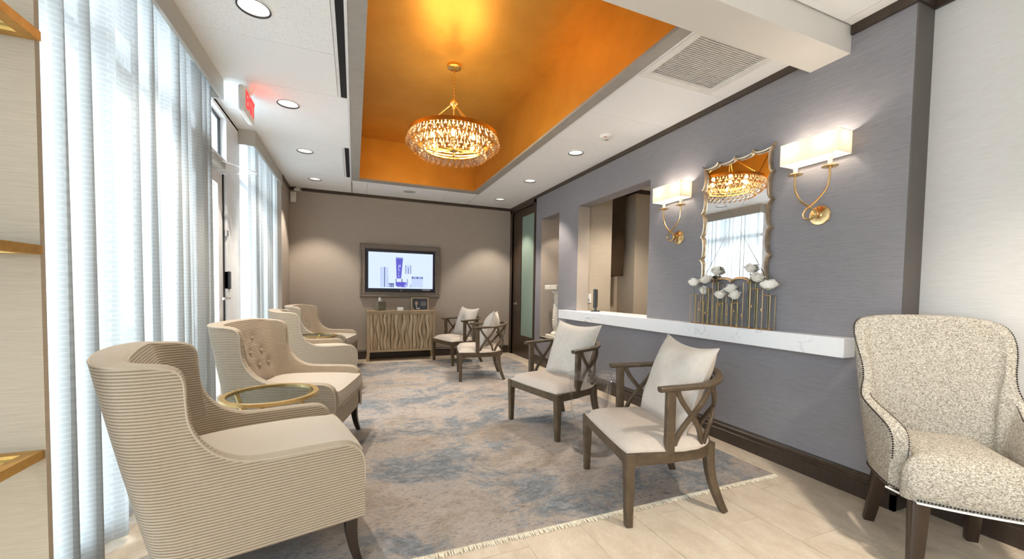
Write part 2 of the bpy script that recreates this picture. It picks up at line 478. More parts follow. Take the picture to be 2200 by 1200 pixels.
# lamp shade cloth
t = NT('shade_cloth')
dif = t.n('ShaderNodeBsdfDiffuse'); dif.inputs[0].default_value = (0.86, 0.80, 0.70, 1)
trl = t.n('ShaderNodeBsdfTranslucent'); trl.inputs[0].default_value = (0.85, 0.70, 0.48, 1)
m1 = t.n('ShaderNodeMixShader'); m1.inputs[0].default_value = 0.17; t.l(dif.outputs[0], m1.inputs[1]); t.l(trl.outputs[0], m1.inputs[2])
t.l(m1.outputs[0], t.out.inputs[0]); M['shade_cloth'] = t.m
# frosted door glass
t = NT('frosted')
dif = t.n('ShaderNodeBsdfDiffuse'); dif.inputs[0].default_value = (0.42, 0.52, 0.44, 1)
trl = t.n('ShaderNodeBsdfTranslucent'); trl.inputs[0].default_value = (0.55, 0.70, 0.58, 1)
m1 = t.n('ShaderNodeMixShader'); m1.inputs[0].default_value = 0.45; t.l(dif.outputs[0], m1.inputs[1]); t.l(trl.outputs[0], m1.inputs[2])
gl = t.n('ShaderNodeBsdfGlossy'); gl.inputs['Roughness'].default_value = 0.12
m2 = t.n('ShaderNodeMixShader'); m2.inputs[0].default_value = 0.06; t.l(m1.outputs[0], m2.inputs[1]); t.l(gl.outputs[0], m2.inputs[2])
t.l(m2.outputs[0], t.out.inputs[0]); M['frosted'] = t.m
t = NT('mirror_glass'); t.set((0.93, 0.93, 0.93), 0.0, 1.0); M['mirror_glass'] = t.m

# ------------------------------------------------------------------ the room
XR, YB, ZC, ZN = 2.714, 6.914, 2.69, 2.74
XW = 2.870            # pale wall beyond the end of the feature wall
XL = -1.05            # glazed wall on the left
YP = 1.45             # wall stub on the left
YREAR = -2.6

# light portals: the left glazing and the added fill window
portal((XL - 0.13, 3.9, 1.32), (2.6, 5.0), (0, -PI / 2, 0))
portal((-2.53, -1.25, 1.32), (2.6, 2.7), (0, -PI / 2, 0))

# floor: grout bed with one object per stone tile
fl = struct(MB().box(-2.5, 3.1, YREAR, YB + 0.2, -0.08, -0.0030).build('floor', M['grout']))
tile_me = MB().box(0, 1, 0, 1, 0, 1).mesh('tile', M['stone_tile'], smooth=False)
rest = MB()
TW, TL, G = 0.3035, 0.612, 0.0035
def put_tile(x0, x1, y0, y1):
    o = link('tile', tile_me, fl)
    o.location = (x0 + G / 2, y0 + G / 2, -0.012); o.scale = (x1 - x0 - G, y1 - y0 - G, 0.012)
for k in range(-1, 17):
    x1 = 2.556 - TW * (k - 1 + 1) + (0 if k >= 0 else 0)
    x0, x1 = 2.556 - TW * (k + 1), 2.556 - TW * k
    off = {0: 1.577, 1: 1.775, 2: 1.372}[k % 3]
    x0c, x1c = max(x0, -2.4), min(x1, 2.86)
    if x1c - x0c < 0.03: continue
    j = -8
    while True:
        y0 = off + TL * j; y1 = y0 + TL; j += 1
        if y0 > YB: break
        y0c, y1c = max(y0, YREAR), min(y1, YB + 0.02)
        if y1c - y0c < 0.03: continue
        if y1 < 0.0 or x1 < -1.06: rest.box(x0c + G / 2, x1c - G / 2, y0c + G / 2, y1c - G / 2, -0.012, 0.0)
        else: put_tile(x0c, x1c, y0c, y1c)
tag(rest.build('distant_tiles', M['stone_tile'], fl, smooth=False), kind='stuff')

# back wall, right feature wall (with openings), pale wall, left wall pieces
struct(MB().box(-1.3, 3.2, YB, YB + 0.15, 0, 2.95).build('wall_back', M['beige_wall'], smooth=False))
def wall_pieces(m, u0, u1, z0, z1, holes, fn):
    """rectangular wall with rectangular holes; fn(u0,u1,z0,z1) adds a box"""
    us = sorted({u0, u1, *[h[0] for h in holes], *[h[1] for h in holes]})
    for a, b in zip(us, us[1:]):
        zs = [(z0, z1)]
        for h in holes:
            if h[0] <= a and h[1] >= b:
                zs = [q for (p, r) in zs for q in ((p, min(r, h[2])), (max(p, h[3]), r)) if q[1] - q[0] > 1e-4]
        for p, r in zs: fn(a, b, p, r)
NY0, NY1, NZ0, NZ1 = 5.01, 5.59, 0.45, 2.29
WY0, WY1, WZ0, WZ1 = 3.144, 4.496, 0.905, 2.28
DY0, DY1 = 5.815, 6.80
m = MB()
wall_pieces(m, 1.171, YB, 0, 2.95, [(NY0, NY1, NZ0, NZ1), (WY0, WY1, WZ0, WZ1), (DY0, DY1, 0, 2.645)], lambda a, b, p, r: m.box(XR, XR + 0.175, a, b, p, r))
wr = struct(m.build('wall_right', M['grey_wall'], smooth=False))
MB().box(XR + 0.0005, XW - 0.0005, 1.164, 1.1705, 0, 2.95).build('end_board', M['end_board_paint'], wr, smooth=False)  # thin dark taupe layer over the end of the grey wall
# niche lining
nb = MB()
nb.box(XR + 0.175, 3.20, NY1, NY1 + 0.02, NZ0, NZ1); nb.box(XR + 0.175, 3.20, NY0 - 0.02, NY0, NZ0, NZ1)
nb.box(3.20, 3.22, NY0 - 0.02, NY1 + 0.02, NZ0 - 0.02, NZ1 + 0.02)
nb.box(XR + 0.175, 3.20, NY0 - 0.02, NY1 + 0.02, NZ1, NZ1 + 0.02); nb.box(XR, 3.20, NY0, NY1, NZ0 - 0.02, NZ0 + 0.002)
nb.box(XR + 0.002, XR + 0.175, NY1 - 0.003, NY1 + 0.001, NZ0, NZ1); nb.box(XR + 0.002, XR + 0.175, NY0 - 0.001, NY0 + 0.003, NZ0, NZ1)
nb.build('niche_lining', M['beige_wall'], wr, smooth=False)
nb = MB(); nb.box(XR + 0.002, XR + 0.176, WY1 - 0.003, WY1 + 0.001, WZ0 + 0.01, WZ1); nb.box(XR + 0.002, XR + 0.176, WY0 - 0.001, WY0 + 0.003, WZ0 + 0.01, WZ1)
nb.build('opening_lining', M['beige_wall'], wr, smooth=False)
struct(MB().box(XW, XW + 0.15, YREAR, 1.171, 0, 2.95).build('wall_side', M['pale_wall'], smooth=False))
struct(MB().box(-2.5, XW + 0.15, YREAR - 0.12, YREAR, 0, 2.95).build('wall_rear', M['pale_wall'], smooth=False))
# left: wall stub facing the camera, end wall by the back corner, outer wall
struct(MB().box(-2.4, -0.775, YP, YP + 0.018, 0, 2.95).build('wall_near', M['tan_wall'], smooth=False))
MB().box(-2.55, -2.4, YREAR, YP + 0.12, 2.68, 2.95).build('header', M['white_metal'], bpy.data.objects['wall_near'], smooth=False)
m = MB(); m.box(-1.15, -0.92, 6.20, YB, 0, 2.95)
struct(m.build('wall_left', M['beige_wall'], smooth=False))
MB().box(-1.3, XL, YP, 6.3, 2.66, 2.95).build('header', M['white_metal'], bpy.data.objects['wall_left'], smooth=False)
# ground outside the glazing
g = struct(MB().box(-14, -1.2, -6, 16, -0.25, -0.15).build('ground', M['concrete'], smooth=False))

# reception room behind the opening
rc = empty_struct('wall_reception')
MB().box(XR + 0.175, 3.285, 4.55, 5.10, 0, 2.65).build('corner_pier', M['tan_wall'], rc, smooth=False)
MB().box(3.285, 3.77, 5.05, 5.15, 0, 2.65).build('alcove_wall', M['tan_wall'], rc, smooth=False)
MB().box(3.77, 5.4, 4.66, 5.15, 0, 2.65).build('end_wall', M['tan_wall'], rc, smooth=False)
MB().box(5.4, 5.5, 2.3, 5.15, 0, 2.65).build('far_wall', M['tan_wall'], rc, smooth=False)
MB().box(XR + 0.175, 5.5, 2.2, 2.3, 0, 2.65).build('side_wall', M['tan_wall'], rc, smooth=False)
MB().box(XR + 0.175, 5.5, 2.2, 5.15, 2.65, 2.7).build('reception_ceiling', M['ceiling_tile'], rc, smooth=False)
MB().box(XR + 0.175, 5.5, 2.2, 5.15, -0.05, 0.0).build('reception_floor', M['stone_tile'], rc, smooth=False)
m = MB(); m.box(3.755, 3.77, 4.645, 5.05, 2.595, 2.65); m.box(3.755, 5.4, 4.645, 4.66, 2.595, 2.65)
m.build('dark_crown', M['dark_wood'], rc, smooth=False)

# crown strip and baseboards
def crown(name, boxes):
    m = MB()
    for b in boxes: m.box(*b)
    return struct(m.build(name, M['dark_wood'], smooth=False))
crown('trim_1', [(-0.90, XR, YB - 0.022, YB, ZC - 0.045, ZC)])
crown('trim_2', [(XR - 0.018, XR, 1.69, YB - 0.022, ZC - 0.045, ZC)])
crown('trim_3', [(XR - 0.018, XR, 1.153, 1.46, ZN - 0.055, ZN), (XR, XW, 1.153, 1.171, ZN - 0.055, ZN), (XW - 0.018, XW, YREAR, 1.153, ZN - 0.055, ZN)])
crown('trim_4', [(-0.92, -0.90, 6.20, YB, ZC - 0.045, ZC)])
def baseboard(name, segs):
    """segs: (p0, p1, n) straight runs with outward normal n, stepped moulding profile"""
    prof = [(0, 0), (0.022, 0), (0.022, 0.088), (0.016, 0.092), (0.016, 0.108), (0.020, 0.113), (0.020, 0.122), (0.012, 0.130), (0.008, 0.142), (0, 0.144)]
    m = MB()
    for (a, b, n) in segs:
        rows = [[(p[0] + n[0] * d, p[1] + n[1] * d, z) for d, z in prof] for p in (a, b)]
        base = len(m.v); m.grid(rows, closed_v=True)
        k = len(prof); m.f += [tuple(base + i for i in range(k)), tuple(base + k + i for i in reversed(range(k)))]
    return struct(m.build(name, M['dark_wood'], sharp=0.3))
baseboard('baseboard_right', [((XR, 1.149), (XR, DY0 - 0.06), (-1, 0)), ((XR - 0.022, 1.171), (XW, 1.171), (0, -1))])
baseboard('baseboard_side', [((XW, YREAR), (XW, 1.149), (-1, 0))])
baseboard('baseboard_back', [((-0.92, YB), (XR - 0.02, YB), (0, -1))])
baseboard('baseboard_left', [((-0.92, 6.20), (-0.92, YB - 0.022), (1, 0))])

# ------------------------------------------------------------------ ceiling
ROWS = [1.69, 2.31, 2.92, 3.53, 4.14, 4.75, 5.36, 5.97, 6.58, YB]
CX0, CX1, CY0, CY1 = -0.035, 1.835, 1.69, 6.10          # coffer opening (outer edge of its lip)
IX0, IX1, IY0, IY1 = 0.065, 1.740, 1.79, 6.005          # gold recess
ZG = 3.28
m = MB()
for b in ((-1.3, CX0, 1.46, YB + 0.1), (CX1, 3.0, 1.46, YB + 0.1), (CX0, CX1, CY1, YB + 0.1), (CX0, CX1, 1.46, CY0)):
    m.box(b[0], b[1], b[2], b[3], 2.86, 2.95)
m.box(-2.5, 3.1, YREAR, 1.47, 2.86, 2.95)
ceil = struct(m.build('ceiling', M['plaster'], smooth=False))
ct_me = MB().box(0, 1, 0, 1, 0, 1).mesh('ceiling_tile', M['ceiling_tile'], smooth=False)
GT = 0.004
def ctile(x0, x1, y0, y1, z=ZC, hole=None):
    x0 += GT / 2; x1 -= GT / 2; y0 += GT / 2; y1 -= GT / 2
    if hole is None:
        o = link('ceiling_tile', ct_me, ceil); o.location = (x0, y0, z); o.scale = (x1 - x0, y1 - y0, 0.016); return
    hx, hy, hr = hole; n = 40; inner = []; outer = []
    angs = [2 * PI * k / n for k in range(n)] + [math.atan2(b - hy, a - hx) % (2 * PI) for a in (x0, x1) for b in (y0, y1)]
    for a in sorted(angs):
        c, s = math.cos(a), math.sin(a)
        tt = min([((x1 if c > 0 else x0) - hx) / c if abs(c) > 1e-9 else 9, ((y1 if s > 0 else y0) - hy) / s if abs(s) > 1e-9 else 9])
        inner.append((hx + hr * c, hy + hr * s)); outer.append((hx + tt * c, hy + tt * s))
    rows = [[(p[0], p[1], z) for p in inner], [(p[0], p[1], z) for p in outer], [(p[0], p[1], z + 0.016) for p in outer], [(p[0], p[1], z + 0.016) for p in inner]]
    MB().grid(rows, closed_u=True, closed_v=True).build('ceiling_tile', M['ceiling_tile'], ceil, smooth=False)
HR = 0.082
LX, RX = -0.515, 2.265
DL = [(LX, 2.615), (LX, 3.835), (LX, 5.055), (LX, 6.275), (RX, 3.835), (RX, 5.055), (RX, 6.275)]
for y0, y1 in zip(ROWS, ROWS[1:]):
    yc = (y0 + y1) / 2
    has_slot = y1 < 3.6 or (4.7 < y0 < 5.9)
    hl = next((h for h in DL if h[0] < 0 and abs(h[1] - yc) < 0.02), None)
    hr_ = next((h for h in DL if h[0] > 1 and abs(h[1] - yc) < 0.02), None)
    xe = -0.122 if has_slot and y1 < 6.1 else CX0 - 0.006
    ctile(XL, xe, y0, y1, hole=(hl[0], hl[1], HR) if hl else None)
    if y0 < 1.8:
        ctile(CX1 + 0.02, XR, 1.69, 1.70); ctile(2.535, XR, 1.70, 2.31)
    else:
        ctile(CX1 + 0.006, XR, y0, y1, hole=(hr_[0], hr_[1], HR) if hr_ else None)
    if y1 > 6.2 and y0 < 6.2: pass
for x0, x1 in ((CX0 + 0.004, 0.18), (0.18, 1.374), (1.374, CX1)): ctile(x0, x1, CY1 + 0.01, YB)
for x0, x1 in ((2.62, XW), (2.01, 2.62), (1.40, 2.01), (0.79, 1.40), (0.18, 0.79), (-0.43, 0.18)):
    for y0, y1 in ((0.87, 1.46), (0.26, 0.87), (-0.35, 0.26)): ctile(x0, x1, y0, y1, ZN)
MB().box(-2.4, -0.43, YREAR, 1.46, ZN, ZN + 0.016).build('distant_tiles', M['ceiling_tile'], ceil, smooth=False)
MB().box(-0.43, XW, YREAR, -0.35, ZN, ZN + 0.016).build('distant_tiles', M['ceiling_tile'], ceil, smooth=False)
# thin white grid behind the joints
m = MB()
m.box(XL, CX0, 1.69, YB, ZC + 0.0165, ZC + 0.018) if False else None
for y in ROWS[1:-1]:
    m.box(XL, CX0 - 0.004, y - 0.010, y + 0.010, ZC + 0.0030, ZC + 0.0155); m.box(CX1, XR, y - 0.010, y + 0.010, ZC + 0.0030, ZC + 0.0155)
m.box(CX0 - 0.02, CX0 - 0.003, 1.69, YB, ZC - 0.002, ZC + 0.012); m.box(CX1 + 0.003, CX1 + 0.02, 1.69, YB, ZC - 0.002, ZC + 0.012)
m.build('ceiling_grid', M['white_metal'], ceil, smooth=False)
# coffer: grey lip, gold sides and top
m = MB()
m.box(CX0, IX0, CY0, CY1, ZC - 0.004, ZC + 0.02); m.box(IX1, CX1, CY0, CY1, ZC - 0.004, ZC + 0.02)
m.box(IX0, IX1, IY1, CY1, ZC - 0.004, ZC + 0.02); m.box(IX0, IX1, CY0, IY0, ZC - 0.004, ZC + 0.02)
m.build('coffer_lip', M['lip_paint'], ceil, smooth=False)
for b in ((IX0 - 0.03, IX0, IY0 - 0.03, IY1 + 0.03), (IX1, IX1 + 0.03, IY0 - 0.03, IY1 + 0.03), (IX0, IX1, IY1, IY1 + 0.03), (IX0, IX1, IY0 - 0.03, IY0)):
    MB().box(*b, ZC + 0.0205, ZG).build('coffer_side', M['gold_leaf'], ceil, smooth=False)
MB().box(IX0 - 0.03, IX1 + 0.03, IY0 - 0.03, IY1 + 0.03, ZG, ZG + 0.04).build('coffer_top', M['gold_leaf'], ceil, smooth=False)
# dropped beam between the two ceilings
struct(MB().box(-2.4, XR, 1.466, 1.688, 2.585, 2.90).build('ceiling_beam', M['beam_paint'], smooth=False))
struct(MB().box(-1.05, XR, 1.46, 1.69, 2.86, 2.95).build('ceiling_closure', M['plaster'], smooth=False))

# valances over the curtains
VZ = 2.545
def valance(name, y0, y1, label):
    r = thing(name, label, 'valance', (0, 0, 0), 0, 'painted valances over the curtains')
    MB().box(-0.925, -0.905, y0, y1, VZ, ZC).build('fascia_board', M['fascia'], r, smooth=False)
    e = MB()
    if y0 > 2: e.box(XL + 0.002, -0.925, y0, y0 + 0.02, VZ, ZC)
    else: e.box(XL + 0.002, -0.925, y1 - 0.02, y1, VZ, ZC)
    e.build('end_board', M['fascia'], r, smooth=False)
valance('valance', YP + 0.02, 3.60, 'greige box valance above the nearer sheer curtain')
valance('valance', 4.62, 6.20, 'greige box valance above the far sheer curtain')

# ------------------------------------------------------------------ glazing
def glazing(name, y0, y1, mull, rails, XL=XL):
    r = empty_struct(name)
    m = MB(); m.box(XL - 0.11, XL, y0, y0 + 0.05, 0.0, 2.68); m.box(XL - 0.11, XL, y1 - 0.05, y1, 0.0, 2.68)
    m.box(XL - 0.11, XL, y0, y1, 2.63, 2.68); m.box(XL - 0.11, XL, y0, y1, 0, 0.12)
    m.build('frame', M['white_metal'], r, smooth=False)
    for y in mull: MB().box(XL - 0.10, XL - 0.005, y - 0.03, y + 0.03, 0.12, 2.63).build('mullion', M['white_metal'], r, smooth=False)
    for z in rails: MB().box(XL - 0.10, XL - 0.008, y0 + 0.05, y1 - 0.05, z - 0.03, z + 0.03).build('rail', M['white_metal'], r, smooth=False)
    ys = [y0 + 0.05, *mull, y1 - 0.05]; zs = [0.12, *rails, 2.63]
    for a, b in zip(ys, ys[1:]):
        for c, d in zip(zs, zs[1:]): MB().box(XL - 0.056, XL - 0.050, a, b, c, d).build('pane', M['glass_pane'], r, smooth=False)
    return r
glazing('window_1', YP + 0.02, 3.30, [2.45], [2.20])
glazing('window_3', YREAR, 0.1, [-1.25], [2.20], -2.4)  # unseen window, added to bring daylight to the near area
struct(MB().box(-2.55, -2.4, 0.1, YP, 0, 2.69).build('wall_outer', M['tan_wall'], smooth=False))      # solid wall between the added window and the wall stub
glazing('window_2', 4.62, 6.20, [5.40], [2.20])
# exit door with transom, wide frame post
r = empty_struct('door_1')
m = MB(); m.box(XL - 0.11, XL, 4.24, 4.62, 0, 2.68); m.box(XL - 0.11, XL, 3.30, 3.36, 0, 2.68); m.box(XL - 0.11, XL, 3.36, 4.24, 2.63, 2.68)
m.box(XL - 0.11, XL + 0.01, 3.36, 4.24, 2.15, 2.25)
m.build('frame', M['white_metal'], r, smooth=False)
m = MB(); m.box(XL - 0.06, XL - 0.045, 3.36, 3.38, 2.25, 2.63); m.box(XL - 0.06, XL - 0.045, 4.215, 4.24, 2.25, 2.63); m.box(XL - 0.06, XL - 0.045, 3.36, 4.24, 2.61, 2.63)
m.build('transom_gasket', M['black_plastic'], r, smooth=False)
MB().box(XL - 0.056, XL - 0.050, 3.38, 4.215, 2.25, 2.61).build('pane', M['glass_pane'], r, smooth=False)
m = MB(); m.box(XL - 0.09, XL - 0.03, 4.10, 4.225, 0.02, 2.14); m.box(XL - 0.09, XL - 0.03, 3.375, 3.49, 0.02, 2.14)
m.box(XL - 0.09, XL - 0.03, 3.49, 4.10, 2.03, 2.14); m.box(XL - 0.09, XL - 0.03, 3.49, 4.10, 0.02, 0.22)
leaf = m.build('door_leaf', M['white_metal'], r, smooth=False)
MB().box(XL - 0.062, XL - 0.056, 3.49, 4.10, 0.22, 2.03).build('pane', M['glass_pane'], leaf, smooth=False)
MB().box(XL - 0.031, XL - 0.020, 4.218, 4.238, 0.0, 2.14).build('door_gasket', M['black_plastic'], r, smooth=False)
m = MB(); m.tube([(XL - 0.03, 4.16, 1.05), (XL + 0.03, 4.16, 1.05)], 0.010); m.tube([(XL + 0.03, 4.17, 1.05), (XL + 0.03, 3.98, 1.05)], 0.010)
m.build('handle', M['chrome'], leaf)
MB().box(XL - 0.03, XL + 0.012, 4.24, 4.30, 1.13, 1.29, 0.004).build('strike_box', M['black_plastic'], r)
MB().lathe([(0, 0), (0.016, 0), (0.016, 0.05), (0, 0.05)], 12, (XL - 0.005, 4.23, 1.60)).build('hinge_knuckle', M['chrome'], r)
m = MB(); m.box(XL - 0.03, XL + 0.05, 3.72, 4.02, 2.13, 2.20, 0.01)
cl = m.build('closer_body', M['grey_plastic'], r)
m = MB(); m.sweep([(XL + 0.04, 3.92, 2.175), (-0.79, 4.10, 2.155)], rsec(0.022, 0.006)); m.sweep([(XL + 0.02, 4.16, 2.135), (-0.79, 4.10, 2.145)], rsec(0.022, 0.006))
m.build('closer_arm', M['chrome'], r)

# ------------------------------------------------------------------ interior door on the right wall
r = empty_struct('door_2')
m = MB(); m.box(XR - 0.012, XR + 0.09, DY1, DY1 + 0.09, 0, 2.645); m.box(XR - 0.012, XR + 0.09, DY0 - 0.03, DY0 + 0.025, 0, 2.645); m.box(XR - 0.012, XR + 0.09, DY0 - 0.03, DY1 + 0.09, 2.59, 2.645)
m.build('door_frame', M['door_wood'], r, smooth=False)
m = MB(); D0, D1 = DY0 + 0.03, DY1 - 0.003; G0, G1 = 5.90, 6.43
m.box(XR + 0.02, XR + 0.062, D0, G0, 0.01, 2.585); m.box(XR + 0.02, XR + 0.062, G1, D1, 0.01, 2.585)
m.box(XR + 0.02, XR + 0.062, G0, G1, 2.46, 2.585); m.box(XR + 0.02, XR + 0.062, G0, G1, 0.01, 0.38)
leaf = m.build('door_leaf', M['door_wood'], r, smooth=False)
MB().box(XR + 0.034, XR + 0.046, G0, G1, 0.38, 2.46).build('frosted_pane', M['frosted'], leaf, smooth=False)
m = MB(); m.lathe([(0, 0), (0.026, 0), (0.026, 0.012), (0.012, 0.016), (0.012, 0.04), (0, 0.04)], 16)
m.v = [(XR + 0.02 - z, 6.63 + x, 0.93 + y) for x, y, z in m.v]
m.tube([(XR - 0.02, 6.63, 0.93), (XR - 0.026, 6.58, 0.932), (XR - 0.024, 6.51, 0.927)], [0.010, 0.009, 0.007])
m.build('handle', M['chrome'], leaf)
MB().box(XR + 0.175, XR + 0.19, DY0 - 0.1, YB, 0, 2.7).build('passage_wall', M['pale_wall'], r, smooth=False)

# ------------------------------------------------------------------ ceiling fixtures
def spot(name, loc, watts, size, blend, col=WARM, parent=None, r=0.035, rot=(0, 0, 0)):
    l = bpy.data.lights.new(name, 'SPOT'); l.energy = watts; l.color = col; l.spot_size = math.radians(size); l.spot_blend = blend; l.shadow_soft_size = r
    o = bpy.data.objects.new(name, l); o.location = loc; o.rotation_euler = rot; COL.objects.link(o)
    if parent is not None: o.parent = parent
    return o
def point(name, loc, watts, col, parent=None, r=0.02):
    l = bpy.data.lights.new(name, 'POINT'); l.energy = watts; l.color = col; l.shadow_soft_size = r
    o = bpy.data.objects.new(name, l); o.location = loc; COL.objects.link(o)
    if parent is not None: o.parent = parent
    return o
dl_trim = MB().lathe([(0.080, 0.006), (0.080, 0.0), (0.083, -0.004), (0.092, -0.004), (0.095, 0.0), (0.095, 0.002)], 40).mesh('trim_ring', M['white_metal'])
dl_edge = MB().lathe([(0.0790, 0.006), (0.0750, -0.0025), (0.0790, -0.0050), (0.0840, -0.0042)], 40).mesh('dark_bezel', M['black_plastic'])
dl_refl = MB().lathe([(0.079, 0.0), (0.076, 0.03), (0.068, 0.07), (0.050, 0.11), (0.042, 0.115)], 40).mesh('reflector', M['reflector'])
dl_lamp = MB().lathe([(0.0745, 0.030), (0.060, 0.023), (0.030, 0.019), (0.0, 0.018)], 24).mesh('lamp', M['lamp_glow'])
DLL = ['round recessed downlight nearest the camera, above the near curtain', 'recessed downlight in the tile beside the exit sign',
       'recessed downlight third along the left row, beyond the exit sign', 'recessed downlight at the back left corner by the security camera',
       'recessed downlight on the right strip, nearest the smoke detector', 'middle recessed downlight of the three on the right strip', 'recessed downlight at the back right, over the brown door']
for (x, y), lab in zip(DL, DLL):
    o = thing('recessed_downlight', lab, 'downlight', (x, y, ZC), 0, 'recessed ceiling downlights')
    for nm, me in (('trim_ring', dl_trim), ('bezel', dl_edge), ('reflector', dl_refl), ('lamp', dl_lamp)): link(nm, me, o)
    spot('downlight_beam', (0, 0, 0.0), W_DOWN, 84, 0.45, parent=o, r=0.016)
for x, y, wh in ((0.9, -0.9, 'in the middle'), (2.0, 0.25, 'over the wing chair side'), (-1.3, -0.3, 'over the shelf side')):      # unseen fill lamps, added to light the near area
    o = thing('recessed_downlight', 'surface downlight of the near ceiling, ' + wh, 'downlight', (x, y, ZN - 0.125), 0, 'recessed downlights behind the viewer')
    for nm, me in (('trim_ring', dl_trim), ('reflector', dl_refl), ('lamp', dl_lamp)): link(nm, me, o)
    MB().lathe([(0.094, 0.0), (0.094, 0.1249), (0, 0.1249)], 24).build('housing', M['white_metal'], o)
    spot('downlight_beam', (0, 0, -0.075), W_DOWN * 1.7, 104, 0.9, parent=o, r=0.07)  # beam of the added fill downlight

def slot(y0, y1, label):
    o = thing('slot_diffuser', label, 'air diffuser', (0, 0, 0), 0, 'linear slot diffusers')
    MB().box(-0.100, -0.052, y0, y1, ZC + 0.0, ZC + 0.006).build('slot', M['black_void'], o, smooth=False)
    m = MB(); m.box(-0.121, -0.1005, y0, y1, ZC - 0.001, ZC + 0.008); m.box(-0.0515, -0.0425, y0, y1, ZC - 0.001, ZC + 0.008)
    m.build('flange', M['white_metal'], o, smooth=False)
slot(1.695, 3.525, 'long black linear slot diffuser along the near side of the gold coffer')
slot(4.755, 5.965, 'short black linear slot diffuser toward the back wall')

o = thing('return_air_grille', 'white square louvred return air grille next to the dropped beam', 'air vent', (0, 0, 0))
X0, X1, Y0, Y1 = 1.862, 2.530, 1.705, 2.303
m = MB(); m.box(X0, X0 + 0.05, Y0, Y1, ZC - 0.004, ZC + 0.01); m.box(X1 - 0.05, X1, Y0, Y1, ZC - 0.004, ZC + 0.01)
m.box(X0 + 0.05, X1 - 0.05, Y0, Y0 + 0.045, ZC - 0.004, ZC + 0.01); m.box(X0 + 0.05, X1 - 0.05, Y1 - 0.045, Y1, ZC - 0.004, ZC + 0.01)
m.build('frame', M['white_plastic'], o, smooth=False)
MB().box(X0 + 0.05, X1 - 0.05, Y0 + 0.045, Y1 - 0.045, ZC + 0.03, ZC + 0.035).build('backing', M['white_plastic'], o, smooth=False)
nl = 30
lv = MB(); ys = (Y1 - Y0 - 0.09) / nl
lv.sweep([(X0 + 0.05, 0, 0), (X1 - 0.05, 0, 0)], [(-0.012, 0.006), (0.011, -0.003), (0.012, -0.001), (-0.011, 0.008)])
lme = lv.mesh('louvre', M['white_plastic'], smooth=False)
for k in range(nl):
    q = link('louvre', lme, o); q.location = (0, Y0 + 0.045 + ys * (k + 0.5), ZC + 0.004)

o = thing('smoke_detector', 'white smoke detector on the right ceiling strip', 'smoke detector', (2.29, 3.30, ZC))
MB().lathe([(0, -0.03), (0.03, -0.03), (0.058, -0.024), (0.062, -0.008), (0.066, -0.004), (0.066, 0)], 28).build('body', M['white_plastic'], o)
MB().lathe([(0, -0.044), (0.016, -0.042), (0.018, -0.030), (0.018, -0.0295)], 16).build('sensor_cap', M['chrome'], o)
RP = plain('red_print', (0.6, 0.18, 0.12), 0.5)
MB().box(-0.045, -0.018, -0.038, -0.022, -0.0285, -0.0255).build('red_print', RP, o)
MB().box(0.02, 0.045, 0.02, 0.036, -0.0285, -0.0255).build('red_print', RP, o)
o = thing('ceiling_speaker', 'flat round grey speaker grille in the ceiling before the back wall', 'speaker', (0.80, 6.40, ZC))
MB().lathe([(0, -0.004), (0.092, -0.004), (0.096, 0)], 36).build('grille', M['grey_plastic'], o)
MB().lathe([(0.093, -0.003), (0.097, -0.007), (0.104, -0.005), (0.106, 0)], 36).build('rim', M['white_plastic'], o)

# exit sign
o = thing('exit_sign', 'white exit sign with glowing red letters hanging under the ceiling', 'exit sign', (-0.775, 3.68, ZC))
MB().box(-0.024, 0.020, -0.155, 0.155, -0.225, -0.035, 0.010).build('housing', M['exit_white'], o)
MB().lathe([(0, -0.034), (0.035, -0.034), (0.045, -0.012), (0.048, 0)], 20, (0.0, 0, 0)).build('canopy', M['exit_white'], o)
tx = text_mesh('lettering', 'EXIT', 0.175, 0.0015, M['exit_red'], o, 0.004); tx.location = (0.0225, 0, -0.130); tx.rotation_euler = (PI / 2, 0, PI / 2); tx.scale = (0.74, 1.0, 1)
part_label(tx, 'glowing red EXIT lettering')
rl = bpy.data.lights.new('exit_glow', 'AREA'); rl.shape = 'RECTANGLE'; rl.size = 0.24; rl.size_y = 0.12; rl.energy = 0.16; rl.color = (1, 0.08, 0.06)
ro = bpy.data.objects.new('exit_glow', rl); ro.location = (0.026, 0, -0.13); ro.rotation_euler = (0, -PI / 2, 0); COL.objects.link(ro); ro.parent = o

# security camera and motion sensor in the back left corner
o = thing('security_camera', 'small white security camera under the ceiling in the back left corner', 'camera', (-0.80, 6.83, ZC))
MB().lathe([(0, -0.012), (0.035, -0.012), (0.038, 0)], 20).build('base', M['white_plastic'], o)
m = MB(); m.tube([(0, 0, -0.01), (0.0, -0.01, -0.045)], 0.012)
m.tube([(-0.03, 0.0, -0.05), (0.05, -0.055, -0.055)], [0.024, 0.024], 14); m.build('camera_body', M['white_plastic'], o)
m = MB(); m.tube([(0.05, -0.055, -0.055), (0.054, -0.058, -0.0553)], [0.015, 0.015], 12); m.build('lens', M['black_plastic'], o)
o = thing('motion_sensor', 'white motion sensor on the back wall under the crown strip', 'sensor', (-0.86, YB, 2.56))
MB().box(-0.045, 0.035, -0.055, -0.002, -0.10, 0.06, 0.012).build('housing', M['white_plastic'], o)
MB().box(-0.03, 0.02, -0.060, -0.054, -0.07, -0.02, 0.004).build('lens_window', M['bedding_white'], o)

